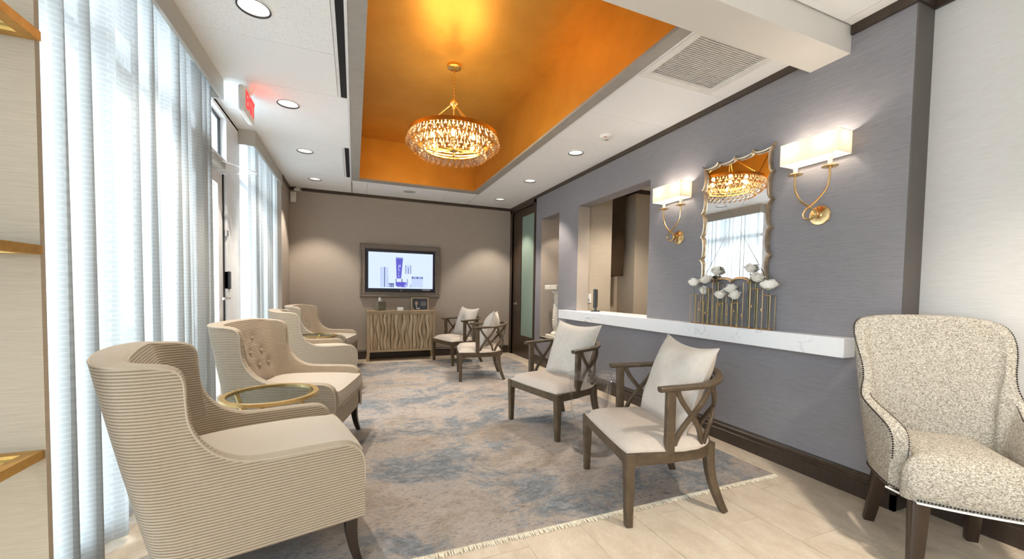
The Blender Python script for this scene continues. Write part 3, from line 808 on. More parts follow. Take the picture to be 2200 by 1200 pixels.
# ------------------------------------------------------------------ chandelier
def chandelier(cx, cy):
    o = thing('chandelier', 'round brass chandelier hung with tiers of glass drops under the gold coffer', 'chandelier', (cx, cy, 0))
    G = M['chandelier_gold']
    MB().lathe([(0, ZG - 0.030), (0.052, ZG - 0.030), (0.066, ZG - 0.024), (0.068, ZG - 0.0005), (0, ZG - 0.0005)], 32).build('canopy', G, o)
    z = ZG - 0.030; k = 0
    lk = MB(); lk.tube([(0.008 * math.cos(a), 0, 0.019 * math.sin(a)) for a in [2 * PI * i / 14 for i in range(14)]], 0.0022, 6, closed=True, upv=(0, 1, 0))
    lme = lk.mesh('chain_link', G)
    while z > 2.965:
        q = link('chain_link', lme, o); q.location = (0, 0, z - 0.016); q.rotation_euler = (0, 0, PI / 2 * (k % 2)); z -= 0.0305; k += 1
    MB().lathe([(0, 2.968), (0.012, 2.965), (0.020, 2.955), (0.040, 2.935), (0.045, 2.925), (0.040, 2.912), (0.020, 2.902), (0.012, 2.895), (0.018, 2.885), (0.008, 2.870), (0.006, 2.50), (0, 2.50)], 20).build('centre_stem', G, o)
    R1, R2, R3 = 0.420, 0.365, 0.295; Z1, Z2, Z3 = 2.600, 2.552, 2.500
    for i in range(3):
        a = 2 * PI * i / 3 + 0.55
        MB().tube([(0.02 * math.cos(a), 0.02 * math.sin(a), 2.925), (R1 * math.cos(a), R1 * math.sin(a), Z1 + 0.02)], 0.005).build('support_arm', G, o)
    for R, Z, h, w in ((R1, Z1, 0.036, 0.006), (R2, Z2, 0.010, 0.006), (R3, Z3, 0.012, 0.014)):
        MB().lathe([(R - w, Z), (R, Z), (R + 0.001, Z + h / 2), (R, Z + h), (R - w, Z + h), (R - w, Z)], 72).build('ring', G, o)
    for i in range(3):      # ties between the tiers
        a = 2 * PI * i / 3 + 0.2
        MB().tube([(R1 * math.cos(a), R1 * math.sin(a), Z1), (R2 * math.cos(a), R2 * math.sin(a), Z2), (R3 * math.cos(a), R3 * math.sin(a), Z3)], 0.003, 6).build('tier_tie', G, o)
    MB().lathe([(0, 2.477), (0.035, 2.477), (0.042, 2.485), (0.038, 2.496), (0.012, 2.504), (0, 2.504)], 24).build('hub_plate', G, o)
    for i in range(3):
        a = 2 * PI * i / 3 + 0.2
        MB().tube([(0.03 * math.cos(a), 0.03 * math.sin(a), 2.492), (R3 * math.cos(a), R3 * math.sin(a), Z3 + 0.005)], 0.0045, 6).build('spoke', G, o)
    for i in range(6):
        a = 2 * PI * i / 6 + 0.28; x, y = 0.215 * math.cos(a), 0.215 * math.sin(a)
        b = MB().tube([(0.03 * math.cos(a), 0.03 * math.sin(a), 2.492), (0.11 * math.cos(a), 0.11 * math.sin(a), 2.488), (x, y, 2.502)], 0.005, 6)
        b.lathe([(0, 0), (0.016, 0), (0.018, 0.006), (0.010, 0.010), (0.010, 0.040), (0, 0.040)], 12, (x, y, 2.500))
        arm = b.build('lamp_arm', G, o)
        MB().lathe([(0.008, 0.0), (0.014, 0.012), (0.0175, 0.028), (0.013, 0.048), (0.005, 0.064), (0, 0.068)], 14, (x, y, 2.540)).build('bulb', M['bulb_glow'], arm)
        point('bulb_light', (x, y, 2.640), W_BULB, WARMER, o, 0.02)
    def drop(r, h):
        pr = [(0.0, 0.0), (0.0025, -0.001)]
        zc = -(h - r)
        for t in range(1, 5):
            u = t / 5; pr.append((lerp(0.004, r * 0.62, u ** 1.8), lerp(-0.004, zc + r * 0.78, u)))
        for t in range(7):
            a = lerp(0.9, PI, t / 6); pr.append((max(r * math.sin(a), 0), zc + r * math.cos(a)))
        return MB().lathe(pr, 12).mesh('glass_drop', M['crystal'])
    big, small = drop(0.0225, 0.078), drop(0.0145, 0.046)
    for R, Z, n in ((R1 + 0.004, Z1 + 0.004, 40), (R2 + 0.003, Z2, 36), (R3 + 0.004, Z3, 30)):
        for i in range(n):
            a = 2 * PI * i / n; q = link('glass_drop', big, o); q.location = (R * math.cos(a), R * math.sin(a), Z - 0.012)
            a += PI / n; q = link('glass_drop', small, o); q.location = ((R - 0.006) * math.cos(a), (R - 0.006) * math.sin(a), Z - 0.003)
    # inner tiers of small drops
    for R, Z, n in ((R3 - 0.05, 2.585, 24),):
        MB().lathe([(R - 0.004, Z), (R + 0.002, Z), (R + 0.002, Z + 0.008), (R - 0.004, Z + 0.008), (R - 0.004, Z)], 60).build('ring', G, o)
        for i in range(n):
            a = 2 * PI * i / n; q = link('glass_drop', small, o); q.location = (R * math.cos(a), R * math.sin(a), Z - 0.002)
    return o
chandelier(0.877, 3.76)

# ------------------------------------------------------------------ marble ledge, mirror, sconces
o = thing('marble_ledge', 'white veined marble ledge running along the grey wall', 'ledge', (0, 0, 0))
MB().box(2.604, XR, 1.372, 4.785, 0.798, 0.912, 0.002).build('slab', M['marble'], o)
MB().box(XR + 0.0005, 3.02, WY0 + 0.001, WY1 - 0.001, 0.872, 0.914, 0.002).build('window_sill', M['marble'], o)
o = thing('monitor', 'black computer monitor on the reception counter seen from behind', 'monitor', (2.86, 4.27, 0.914), math.radians(-40))
MB().box(-0.018, 0.018, -0.115, 0.115, 0.045, 0.285, 0.008).build('panel', M['black_plastic'], o)
m = MB(); m.box(-0.012, 0.014, -0.02, 0.02, 0.008, 0.06); m.box(-0.05, 0.06, -0.07, 0.07, 0.0, 0.010, 0.003); m.build('stand', M['black_plastic'], o)
o = thing('wall_outlet', 'white wall switch plate on the lit reception wall', 'outlet', (2.935, 4.549, 1.075))
MB().box(-0.038, 0.038, -0.008, 0, -0.06, 0.06, 0.003).build('plate', M['white_plastic'], o)
MB().box(-0.012, 0.012, -0.014, -0.008, -0.035, 0.0, 0.002).build('rocker', M['grey_plastic'], o)
o = thing('wall_cabinet', 'dark brown upper cabinet hanging in the reception alcove', 'cabinet', (0, 0, 0))
MB().box(3.335, 3.60, 4.70, 5.05, 1.40, 2.595).build('carcass', M['reception_wood'], o, smooth=False)
d = MB().box(3.337, 3.598, 4.682, 4.699, 1.403, 2.592, 0.002).build('door', M['reception_wood'], o)
m = MB(); m.tube([(3.572, 4.682, 1.45), (3.572, 4.655, 1.45), (3.572, 4.655, 1.56), (3.572, 4.682, 1.56)], 0.005, 6); m.build('handle', M['chrome'], d)
spot('reception_beam', (3.3, 3.7, 2.63), W_DOWN * 1.3, 120, 0.6, r=0.05)
spot('niche_beam', (2.98, 5.28, NZ1 - 0.01), 4.5, 100, 0.35, r=0.02)
o = thing('niche_downlight', 'small recessed puck light in the niche top', 'downlight', (2.98, 5.28, NZ1))
MB().lathe([(0.028, -0.003), (0.032, -0.006), (0.042, -0.004), (0.044, 0)], 24).build('trim_ring', M['white_metal'], o)

# mirror with scalloped gilt frame
def scallop(y0, y1, z0, z1, ny, nz, dy, dz, n=12):
    pts = []
    def arc(a, b, inward, cnt, depth):
        for k in range(cnt):
            for i in range(n):
                t = (k + i / n) / cnt; u = i / n
                q = math.sqrt(max(0, 1 - (2 * u - 1) ** 2)) ** 0.9
                pts.append((lerp(a[0], b[0], t) + inward[0] * depth * q, lerp(a[1], b[1], t) + inward[1] * depth * q))
    arc((y0, z0), (y1, z0), (0, 1), ny, dz); arc((y1, z0), (y1, z1), (-1, 0), nz, dy)
    arc((y1, z1), (y0, z1), (0, -1), ny, dz); arc((y0, z1), (y0, z0), (1, 0), nz, dy)
    return pts
def mirror():
    o = thing('wall_mirror', 'mirror in a scalloped silver gilt frame on the grey wall', 'mirror', (XR, 2.185, 1.725))
    hy, hz = 0.305, 0.485
    out = scallop(-hy, hy, -hz, hz, 4, 5, 0.030, 0.030)
    n = len(out)
    def inset(d):
        return [(p[0] * (1 - d / hy * 1.02), p[1] * (1 - d / hz * 1.02)) for p in out]
    a, b, c = inset(0.004), inset(0.013), inset(0.020)
    rows = [[(-0.001, p[0], p[1]) for p in out], [(-0.030, p[0], p[1]) for p in out], [(-0.038, p[0], p[1]) for p in a], [(-0.036, p[0], p[1]) for p in b], [(-0.022, p[0], p[1]) for p in c], [(-0.014, p[0], p[1]) for p in c]]
    MB().grid(rows, closed_v=True).build('frame', M['silver_gilt'], o, sharp=0.5)
    g = MB(); g.v = [(-0.016, p[0], p[1]) for p in inset(0.019)]
    g.v.append((-0.016, 0, 0)); g.f = [(i, (i + 1) % n, n) for i in range(n)]
    g.build('mirror_glass', M['mirror_glass'], o, smooth=False)
    MB().box(-0.012, 0, -hy + 0.05, hy - 0.05, -hz + 0.05, hz - 0.05).build('backing', M['black_plastic'], o)
mirror()

def sconce(y, label, ys):
    o = thing('wall_sconce', label, 'wall lamp', (XR, y, 0), 0, 'brass double sconces beside the mirror')
    B = M['brass']
    p = MB(); p.lathe([(0, 0.0), (0.060, 0.0), (0.062, 0.004), (0.058, 0.010), (0.02, 0.013), (0.012, 0.018), (0.010, 0.034), (0, 0.034)], 36)
    p.v = [(-z, x, 1.66 + yv) for x, yv, z in p.v]
    p.build('backplate', B, o)
    # crossed loop: one rod that crosses itself below the cups
    xs = -0.078; K = [(xs, 0.100, 1.925), (xs, 0.100, 1.87), (xs, 0.090, 1.81), (xs, 0.055, 1.75), (xs, 0.010, 1.712), (xs, -0.020, 1.685), (xs, -0.030, 1.655), (xs, -0.008, 1.632),
         (xs - 0.006, 0.022, 1.636), (xs - 0.010, 0.036, 1.662), (xs - 0.012, 0.020, 1.692), (xs - 0.010, -0.012, 1.716), (xs - 0.004, -0.055, 1.757), (xs, -0.090, 1.81), (xs, -0.100, 1.87), (xs, -0.100, 1.925)]
    K = [(a, b + 0.012, c) for a, b, c in K]
    MB().tube(catmull(K, 6), 0.0062, 8, upv=(1, 0, 0)).build('loop_rod', B, o)
    MB().tube(catmull([(-0.03, 0, 1.66), (-0.05, -0.004, 1.655), (-0.066, -0.010, 1.650), (-0.078, -0.012, 1.655)], 5), 0.006, 8).build('stub', B, o)
    for s in (-1, 1):
        yy = 0.100 * s + 0.012
        MB().lathe([(0, -0.006), (0.012, -0.006), (0.016, 0.0), (0.040, 0.001), (0.042, 0.006), (0.040, 0.009), (0, 0.009)], 28, (xs, yy, 1.925)).build('drip_cup', B, o)
        MB().lathe([(0.0125, 0), (0.0125, 0.09), (0, 0.09)], 16, (xs, yy, 1.934)).build('candle_sleeve', M['candle'], o)
        MB().lathe([(0.007, 0.0), (0.012, 0.010), (0.013, 0.020), (0.008, 0.038), (0, 0.048)], 12, (xs, yy, 2.024)).build('bulb', M['sconce_glow'], o)
        point('sconce_light', (xs, yy, 2.085), W_SCONCE, WARM, o, 0.012)
    # rectangular cloth shade, open above and below
    x0, x1, hy, z0, z1 = -0.143, -0.012, 0.166, 1.992, 2.122; yo = 0.004 + ys
    m = MB()
    for (a, b) in (((x0, -hy), (x1, -hy)), ((x1, -hy), (x1, hy)), ((x1, hy), (x0, hy)), ((x0, hy), (x0, -hy))):
        m.add([(a[0], a[1] + yo, z0), (b[0], b[1] + yo, z0), (b[0], b[1] + yo, z1), (a[0], a[1] + yo, z1)], [(0, 1, 2, 3)])
    sh = m.build('shade', M['shade_cloth'], o, smooth=False)
    e = MB()
    for z in (z0, z1):
        q = [(x0, -hy + yo, z), (x1, -hy + yo, z), (x1, hy + yo, z), (x0, hy + yo, z)]
        for i in range(4): e.tube([q[i], q[(i + 1) % 4]], 0.0016, 6)
    e.tube([(x0, yo - 0.0, z0), (x1, yo, z0)], 0.002, 6)
    e.build('shade_wire', M['candle'], sh)
sconce(1.592, 'brass sconce with white box shade, nearer the camera right of the mirror', 0.0)
sconce(2.755, 'brass sconce with white box shade, left of the mirror by the reception opening', 0.02)

# ------------------------------------------------------------------ bud vase and roses
heights = [0.235, 0.180, 0.285, 0.333, 0.175, 0.238, 0.178, 0.333, 0.285, 0.238]
ycs = [2.487, 2.425, 2.360, 2.292, 2.228, 2.163, 2.098, 2.022, 1.948, 1.872]
vs = thing('bud_vase', 'row of hinged brass wire frames holding glass bud tubes on the ledge', 'vase', (2.664, 0, 0.912))
ROSE_LABELS = ['white rose at the left end of the vase row', 'white rose low in the second frame from the left', 'white rose in the third frame from the left',
               'tall white rose in the fourth frame from the left', 'short white rose left of the middle frames', 'white rose in the middle of the vase row', 'short white rose right of the middle frames',
               'tallest white rose in the eighth frame from the left', 'white rose leaning in the ninth frame from the left', 'wide open white rose at the right end of the vase row']
tops = [(2.50, 1.237), (2.430, 1.175), (2.375, 1.262), (2.315, 1.330), (2.235, 1.142), (2.165, 1.190), (2.105, 1.140), (2.025, 1.337), (1.945, 1.268), (1.862, 1.212)]
def rose_mesh(seed, openness):
    rnd = random.Random(seed); m = MB()
    m.lathe([(0, -0.014), (0.010, -0.010), (0.016, 0.004), (0.014, 0.022), (0.008, 0.034), (0, 0.036)], 12)
    for ring, (cnt, r0, r1, h) in enumerate(((4, 0.007, 0.013, 0.040), (5, 0.010, 0.022, 0.038), (6, 0.012, 0.031 * openness, 0.031), (7, 0.012, 0.038 * openness, 0.020))):
        for k in range(cnt):
            a0 = 2 * PI * (k + ring * 0.4) / cnt + rnd.uniform(-.15, .15); wd = 2 * PI / cnt * 0.72; hh = h * rnd.uniform(.85, 1.12)
            rows = []
            for i in range(5):
                u = i / 4; rr = lerp(r0, r1, math.sin(min(1.0, 0.12 + u * 1.05) * PI * 0.60) / 1.0); z = -0.014 + (hh + 0.014) * math.sin(u * PI * 0.56) / math.sin(PI * 0.56)
                if i == 4: rr += 0.005 * openness; z -= 0.001
                rows.append([(rr * math.cos(a0 + wd * v * (0.55 + 0.45 * math.sin(PI * min(u + .25, 1)))), rr * math.sin(a0 + wd * v * (0.55 + 0.45 * math.sin(PI * min(u + .25, 1)))), z - 0.006 * v * v * u) for v in (-1, -.5, 0, .5, 1)])
            m.grid(rows)
    return m.mesh('bloom', M['rose'], sharp=1.2)
for i, (h, yc) in enumerate(zip(heights, ycs)):
    w = 0.027; dx = 0.012 * (1 if i % 2 else -1); m = MB()
    cor = [(-w + dx, yc - w), (w + dx, yc - w), (w + dx, yc + w), (-w + dx, yc + w)]
    for (x, y) in cor: m.tube([(x, y, 0.002), (x, y, h)], 0.0022, 6)
    for z in (0.0025, h):
        for k in range(4): m.tube([(*cor[k], z), (*cor[(k + 1) % 4], z)], 0.0022, 6)
    if i < 9: m.tube([(dx * 0, yc - w - 0.004, h * 0.45), (dx * 0, yc - w - 0.004, h * 0.45 + 0.02)], 0.004, 6)
    fr = m.build('wire_frame', M['brass'], vs)
    g = MB().lathe([(0, 0.006), (0.010, 0.007), (0.0145, 0.013), (0.0150, h - 0.004), (0.017, h), (0.0155, h + 0.001), (0.0135, h - 0.004), (0.0130, 0.016), (0, 0.012)], 16, (dx, yc, 0))
    g.build('glass_tube', M['tube_glass'], fr)
    ty, tz = tops[i]
    rs = thing('rose', ROSE_LABELS[i], 'flower', (2.664 + dx, yc, 0.912 + 0.03), 0, 'white roses in the bud vase')
    hx = (-0.012, 0.006, -0.01, 0.012, -0.015, -0.008, -0.012, 0.01, -0.01, -0.02)[i]
    head = (hx, ty - yc, tz - 0.942)
    MB().tube(catmull([(0.004, 0.004, 0.0), (0.0, 0.003, head[2] * 0.5), (head[0] * 0.6, head[1] * 0.6, head[2] * 0.8), (head[0], head[1], head[2] - 0.01)], 5), 0.0023, 6).build('stem', M['stem'], rs)
    b = link('bloom', rose_mesh(i, 1.25 if i in (5, 8, 9, 2) else 1.0), rs); b.location = head
    b.rotation_euler = (random.uniform(-.2, .2), random.uniform(-.5, -.1), random.uniform(0, 6)); b.scale = (1.12,) * 3
    sp = MB()
    for k in range(5):
        a = 2 * PI * k / 5; sp.add([(0.003 * math.cos(a + .8), 0.003 * math.sin(a + .8), -0.012), (0.003 * math.cos(a - .8), 0.003 * math.sin(a - .8), -0.012), (0.020 * math.cos(a), 0.020 * math.sin(a), -0.012 - 0.004 * (k % 2))], [(0, 1, 2)])
    s = sp.build('sepals', M['stem'], rs); s.location = head

# ------------------------------------------------------------------ rug
RX0, RX1, RY0, RY1 = -0.62, 2.50, 1.668, 6.44
rug = thing('area_rug', 'large abstract area rug in faded blue, beige and rose tones', 'rug', (0, 0, 0))
MB().box(RX0, RX1, RY0, RY1, 0.0005, 0.0085, 0.003).build('pile', M['rug_pile'], rug)
fr = MB(); rnd = random.Random(3)
for y, sg in ((RY0, -1), (RY1, 1)):
    x = RX0
    while x < RX1:
        L = rnd.uniform(0.022, 0.036); dx = rnd.uniform(-0.008, 0.008)
        fr.tube([(x, y - sg * 0.004, 0.006), (x + dx * 0.5, y + sg * L * 0.55, 0.006), (x + dx, y + sg * L, 0.0025)], [0.0034, 0.0036, 0.0022], 4)
        x += 0.0062
tag(fr.build('fringe', M['fringe'], rug), kind='stuff')
ZR = 0.0086     # top of the pile

# ------------------------------------------------------------------ curtains
def curtain(y0, y1, seed, label, waves, xm=-0.978, amp=0.040, z0=0.035, z1=2.60):
    rnd = random.Random(seed); n = int((y1 - y0) / 0.006); nz = 26
    ph = []; p = 0.0
    w = [1.0 + 0.35 * math.sin(3.1 * k / 7 + seed) for k in range(8)]
    for i in range(n + 1):
        u = i / n; loc = 1.0 + 0.38 * math.sin(2 * PI * 2.3 * u + seed) + 0.22 * math.sin(2 * PI * 5.1 * u + 2 * seed); ph.append(p); p += loc
    k = waves * 2 * PI / p
    rows = []; ov = 0.19 * (y1 - y0) / waves
    for j in range(nz + 1):
        v = j / nz; z = lerp(z0, z1, v); r = []
        for i in range(n + 1):
            u = i / n; a = ph[i] * k + 0.35 * math.sin(2.1 * v + 5 * u + seed) * (1 - v)
            s = math.sin(a); s2 = math.sin(a * 0.5 + 0.8 + seed)
            sharp = math.copysign(abs(s) ** 0.75, s)
            am = amp * (0.75 + 0.35 * math.sin(7 * u + seed) ** 2) * lerp(1.0, 0.72, v)
            x = xm + am * (0.85 * sharp + 0.22 * s2 * (1 - 0.5 * v))
            y = lerp(y0, y1, u) + ov * math.cos(a) * (0.65 + 0.35 * (1 - v))
            r.append((min(x, -0.930), y, z))
        rows.append(r)
    o = thing('sheer_curtain', label, 'curtain', (0, 0, 0), 0, 'white sheer curtains on the glazed wall')
    MB().grid(rows).build('cloth', M['sheer'], o, sharp=2.5)
    top = rows[-1]
    MB().grid([[(p[0] + 0.0015, p[1], p[2] - 0.0) for p in top], [(p[0] + 0.0015, p[1], p[2] + 0.035) for p in top]]).build('heading_tape', M['sheer'], o, sharp=2.5)
curtain(YP + 0.05, 2.62, 1.0, 'white sheer curtain panel nearest the camera beside the wall stub', 6.5, amp=0.046)
curtain(2.645, 3.585, 2.4, 'white sheer curtain panel between the near panel and the exit door', 8)
curtain(4.655, 6.185, 4.1, 'white sheer curtain panel beyond the exit door toward the back wall', 15, amp=0.034)

# ------------------------------------------------------------------ upholstered shells (club chairs, wing chair)
def shell(root, keys, zb, zi, mat_out, mat_in, per=5, dimples=(), roundness=0.010, bulge=0.0, crown=0.006, lean=0.0):
    st = catmull(keys, per)
    full = st + [(a[0], -a[1], a[2], a[3], -a[4], 180 * 0 - a[5], a[6], a[7], -a[8]) for a in reversed(st[:-1])]
    # columns: outer base -> outer top -> over the edge -> inner top -> inner base
    outer, inner = [], []
    for (xt, yt, zt, xb, yb, ang, t, xi, yi) in full:
        nx, ny = math.cos(math.radians(ang)), math.sin(math.radians(ang))
        col = []
        for k in range(9):
            u = k / 8; z = lerp(zb, zt - roundness, u); s = math.sin(u * PI) * bulge
            col.append((lerp(xb, xt, u) - nx * s, lerp(yb, yt, u) - ny * s, z))
        for a in (0.35, 0.7, 1.0):
            col.append((xt + nx * roundness * (1 - math.cos(a * PI / 2)), yt + ny * roundness * (1 - math.cos(a * PI / 2)), zt - roundness * (1 - math.sin(a * PI / 2))))
        for a in (0.3, 0.6, 0.85): 
            d = lerp(roundness, t - roundness, a); col.append((xt + nx * d, yt + ny * d, zt + crown * math.sin(a * PI)))
        ix, iy = xt + nx * t, yt + ny * t
        for a in (0.35, 0.7, 1.0):
            d = t - roundness + roundness * math.sin(a * PI / 2); col.append((xt + nx * d, yt + ny * d, zt - roundness * (1 - math.cos(a * PI / 2))))
        outer.append(col)
        ic = []
        nn = 22
        for k in range(nn + 1):
            u = k / nn; z = lerp(zt - roundness, zi, u)
            bx = math.sin(u * PI) * 0.012
            x = lerp(ix, xi, u) + nx * bx; y = lerp(iy, yi, u) + ny * bx
            for (dy, dz) in dimples:
                if x < -0.05:
                    q = ((y - dy) ** 2 + (z - dz) ** 2) / 0.040 ** 2
                    if q < 6: x -= 0.016 * math.exp(-q) * 1.0
            ic.append((x, y, z))
        inner.append(ic)
    sh = MB().grid(outer)
    for e in (0, -1):       # arm front faces
        oc = outer[e][:9]; ti = outer[e][-1]; n = len(oc)
        ib = [(ti[0], ti[1], p[2]) for p in oc]
        sh.grid([oc, ib])
        fan = outer[e][8:]; b = len(sh.v); sh.v += fan; sh.f.append(tuple(range(b, b + len(fan))))
    so = sh.build('shell', mat_out, root, sharp=1.0)
    li = MB().grid(inner).build('lining', mat_in, root, sharp=2.0)
    edge = [c[9] for c in outer]; edge_in = [c[-3] for c in outer]
    return so, li, edge, edge_in, inner

CLUB = [ # xt, yt, zt, xb, yb, normal angle, thickness, xi, yi
 (.400, -.350, .300, .400, -.345, 90, .060, .395, -.288), (.400, -.350, .420, .390, -.345, 90, .060, .385, -.288), (.390, -.350, .475, .375, -.345, 90, .060, .37, -.288),
 (.365, -.350, .507, .350, -.345, 90, .060, .345, -.288), (.320, -.350, .524, .310, -.345, 90, .060, .30, -.288), (.200, -.350, .528, .200, -.345, 90, .060, .19, -.288),
 (.060, -.350, .530, .090, -.345, 90, .058, .08, -.288), (-.010, -.350, .540, .030, -.345, 90, .056, .02, -.288), (-.060, -.350, .562, -.010, -.344, 90, .054, -.02, -.288),
 (-.100, -.350, .593, -.040, -.343, 90, .052, -.05, -.288), (-.135, -.350, .640, -.065, -.342, 90, .049, -.075, -.288), (-.158, -.350, .700, -.085, -.341, 90, .046, -.09, -.286),
 (-.165, -.350, .770, -.100, -.340, 90, .044, -.10, -.284), (-.168, -.350, .825, -.115, -.339, 90, .044, -.11, -.282), (-.178, -.350, .860, -.130, -.338, 89, .045, -.118, -.280),
 (-.200, -.350, .878, -.145, -.336, 88, .048, -.126, -.277), (-.240, -.350, .888, -.165, -.334, 86, .056, -.138, -.272), (-.300, -.346, .893, -.190, -.328, 78, .072, -.155, -.262),
 (-.360, -.318, .898, -.235, -.300, 55, .088, -.180, -.235), (-.400, -.250, .903, -.265, -.240, 28, .100, -.200, -.180), (-.420, -.130, .907, -.280, -.125, 10, .108, -.212, -.095), (-.426, 0, .908, -.285, 0, 0, .110, -.215, 0)]
DIMP = [(-.10, .765), (.04, .765), (.16, .765) , (-.17, .66), (-.03, .66), (.10, .66), (-.10, .555), (.04, .555), (.17, .555)]
DIMP = [(-.07, .775), (.07, .775), (-.14, .675), (0.0, .675), (.14, .675), (-.07, .575), (.07, .575), (-.2, .575), (.2, .575)]
def cushion(x0, x1, hy0, hy1, z0, z1, cr, mat, name, root, bx=0.018, n=16):
    """crowned box cushion; half width runs from hy0 (back) to hy1 (front)"""
    rows = []
    for j in range(n + 1):
        v = -1 + 2 * j / n; r = []
        top = []
        for i in range(n + 1):
            u = i / n; hy = lerp(hy0, hy1, u)
            fx = max(0, 1 - abs(2 * u - 1) ** 6); fy = max(0, 1 - abs(v) ** 6)
            x = lerp(x0, x1, u) + (bx * (1 - v ** 4) if i == n else 0) * 0.6
            top.append((x, hy * v, z1 + cr * fx ** 0.5 * fy ** 0.5 * (0.6 + 0.4 * math.sin(PI * u))))
        rows.append(top)
    m = MB().grid(rows)
    # skirts following the boundary
    bd = [rows[0][i] for i in range(n + 1)] + [rows[j][n] for j in range(1, n + 1)] + [rows[n][i] for i in range(n - 1, -1, -1)] + [rows[j][0] for j in range(n - 1, 0, -1)]
    lv = []
    cxm = (x0 + x1) / 2
    for k in range(6):
        t = k / 5; o = math.sin(t * PI) * bx
        lv.append([(p[0] + (o if p[0] > cxm else -o * 0.3) * (1 if abs(p[0] - cxm) > (x1 - x0) * .49 else 0), p[1] + math.copysign(o * 0.3, p[1]) * (1 if abs(p[1]) > hy0 * .98 else 0), lerp(p[2], z0, t)) for p in bd])
    m.grid(lv, closed_v=True)
    b = len(m.v) - len(bd); m.f.append(tuple(range(b, b + len(bd))))
    o = m.build(name, mat, root, sharp=0.9)
    return o, bd
def tapered_leg(name, root, mat, top, foot, w0, w1, z1, bow=(0, 0)):
    pts = []; sc = []
    for k in range(7):
        u = k / 6; q = math.sin(u * PI)
        pts.append((lerp(foot[0], top[0], u ** 0.8) + bow[0] * q, lerp(foot[1], top[1], u ** 0.8) + bow[1] * q, lerp(0.0, z1, u))); sc.append(lerp(w1, w0, u))
    return MB().sweep(pts, rsec(1, 1, 0.12), (1, 0, 0), scale=sc).build(name, mat, root, sharp=0.7)
def club_chair(loc, head, label):
    root = thing('club_chair', label, 'armchair', (*loc, ZR), math.radians(head), 'tufted beige club chairs along the curtains')
    zb = 0.205
    so, li, edge, edge_in, inner = shell(root, CLUB, zb, 0.36, M['cord_side'], M['cord_side'], 5, DIMP, 0.010, 0.004)
    pip = MB().tube(edge[2:-2], 0.0038, 6); pip.build('piping', M['cord_plain'], so)
    MB().tube(edge_in[60:-60], 0.003, 6).build('inner_piping', M['cord_plain'], li)
    MB().box(0.370, 0.391, -0.29, 0.29, zb, 0.360, 0.003).build('front_rail', M['cord_side'], root)
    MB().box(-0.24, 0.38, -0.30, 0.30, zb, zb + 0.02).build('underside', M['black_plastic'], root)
    cu, bd = cushion(-0.20, 0.402, 0.278, 0.287, 0.362, 0.462, 0.030, M['cord_seat'], 'seat_cushion', root, 0.014)
    MB().tube([(p[0] + 0.003 * (1 if p[0] > .3 else 0), p[1], p[2]) for p in bd], 0.0035, 6, closed=True).build('welt', M['cord_plain'], cu)
    MB().tube([(0.418, -0.282, 0.366), (0.424, -0.1, 0.366), (0.424, 0.1, 0.366), (0.418, 0.282, 0.366)], 0.0038, 6).build('lower_welt', M['cord_plain'], cu)
    bm = MB().lathe([(0, 0.012), (0.008, 0.011), (0.0135, 0.006), (0.014, 0.0), (0.010, -0.004)], 12)
    bm.v = [(z, x, y) for x, y, z in bm.v]; bme = bm.mesh('button', M['cord_side'])
    pts = [p for c in inner for p in c]
    for (dy, dz) in DIMP:
        p = min((q for q in pts if q[0] < -0.05), key=lambda q: (q[1] - dy) ** 2 + (q[2] - dz) ** 2)
        b = link('button', bme, li); b.location = (p[0] + 0.006, p[1], p[2])
    for sy in (-1, 1):
        tapered_leg('leg', root, M['dark_leg'], (0.355, sy * 0.295), (0.385, sy * 0.315), 0.052, 0.028, zb, (-0.008, 0))
        tapered_leg('leg', root, M['dark_leg'], (-0.215, sy * 0.27), (-0.27, sy * 0.285), 0.045, 0.028, zb, (0.008, 0))
    return root
C1 = club_chair((-0.430, 1.943), 14, 'ribbed beige club chair nearest the camera, in front of the near curtain')
CL = ['ribbed beige club chair just behind the nearest brass table', 'beige club chair third from the camera, in front of the exit door', 'beige club chair farthest away, against the back wall corner']
for (loc, hd), lab in zip((((-0.415, 3.197), -14), ((-0.435, 4.93), 13), ((-0.420, 6.20), -13)), CL):
    c = copy_tree(C1); c.location = (*loc, ZR); c.rotation_euler = (0, 0, math.radians(hd)); c['label'] = lab

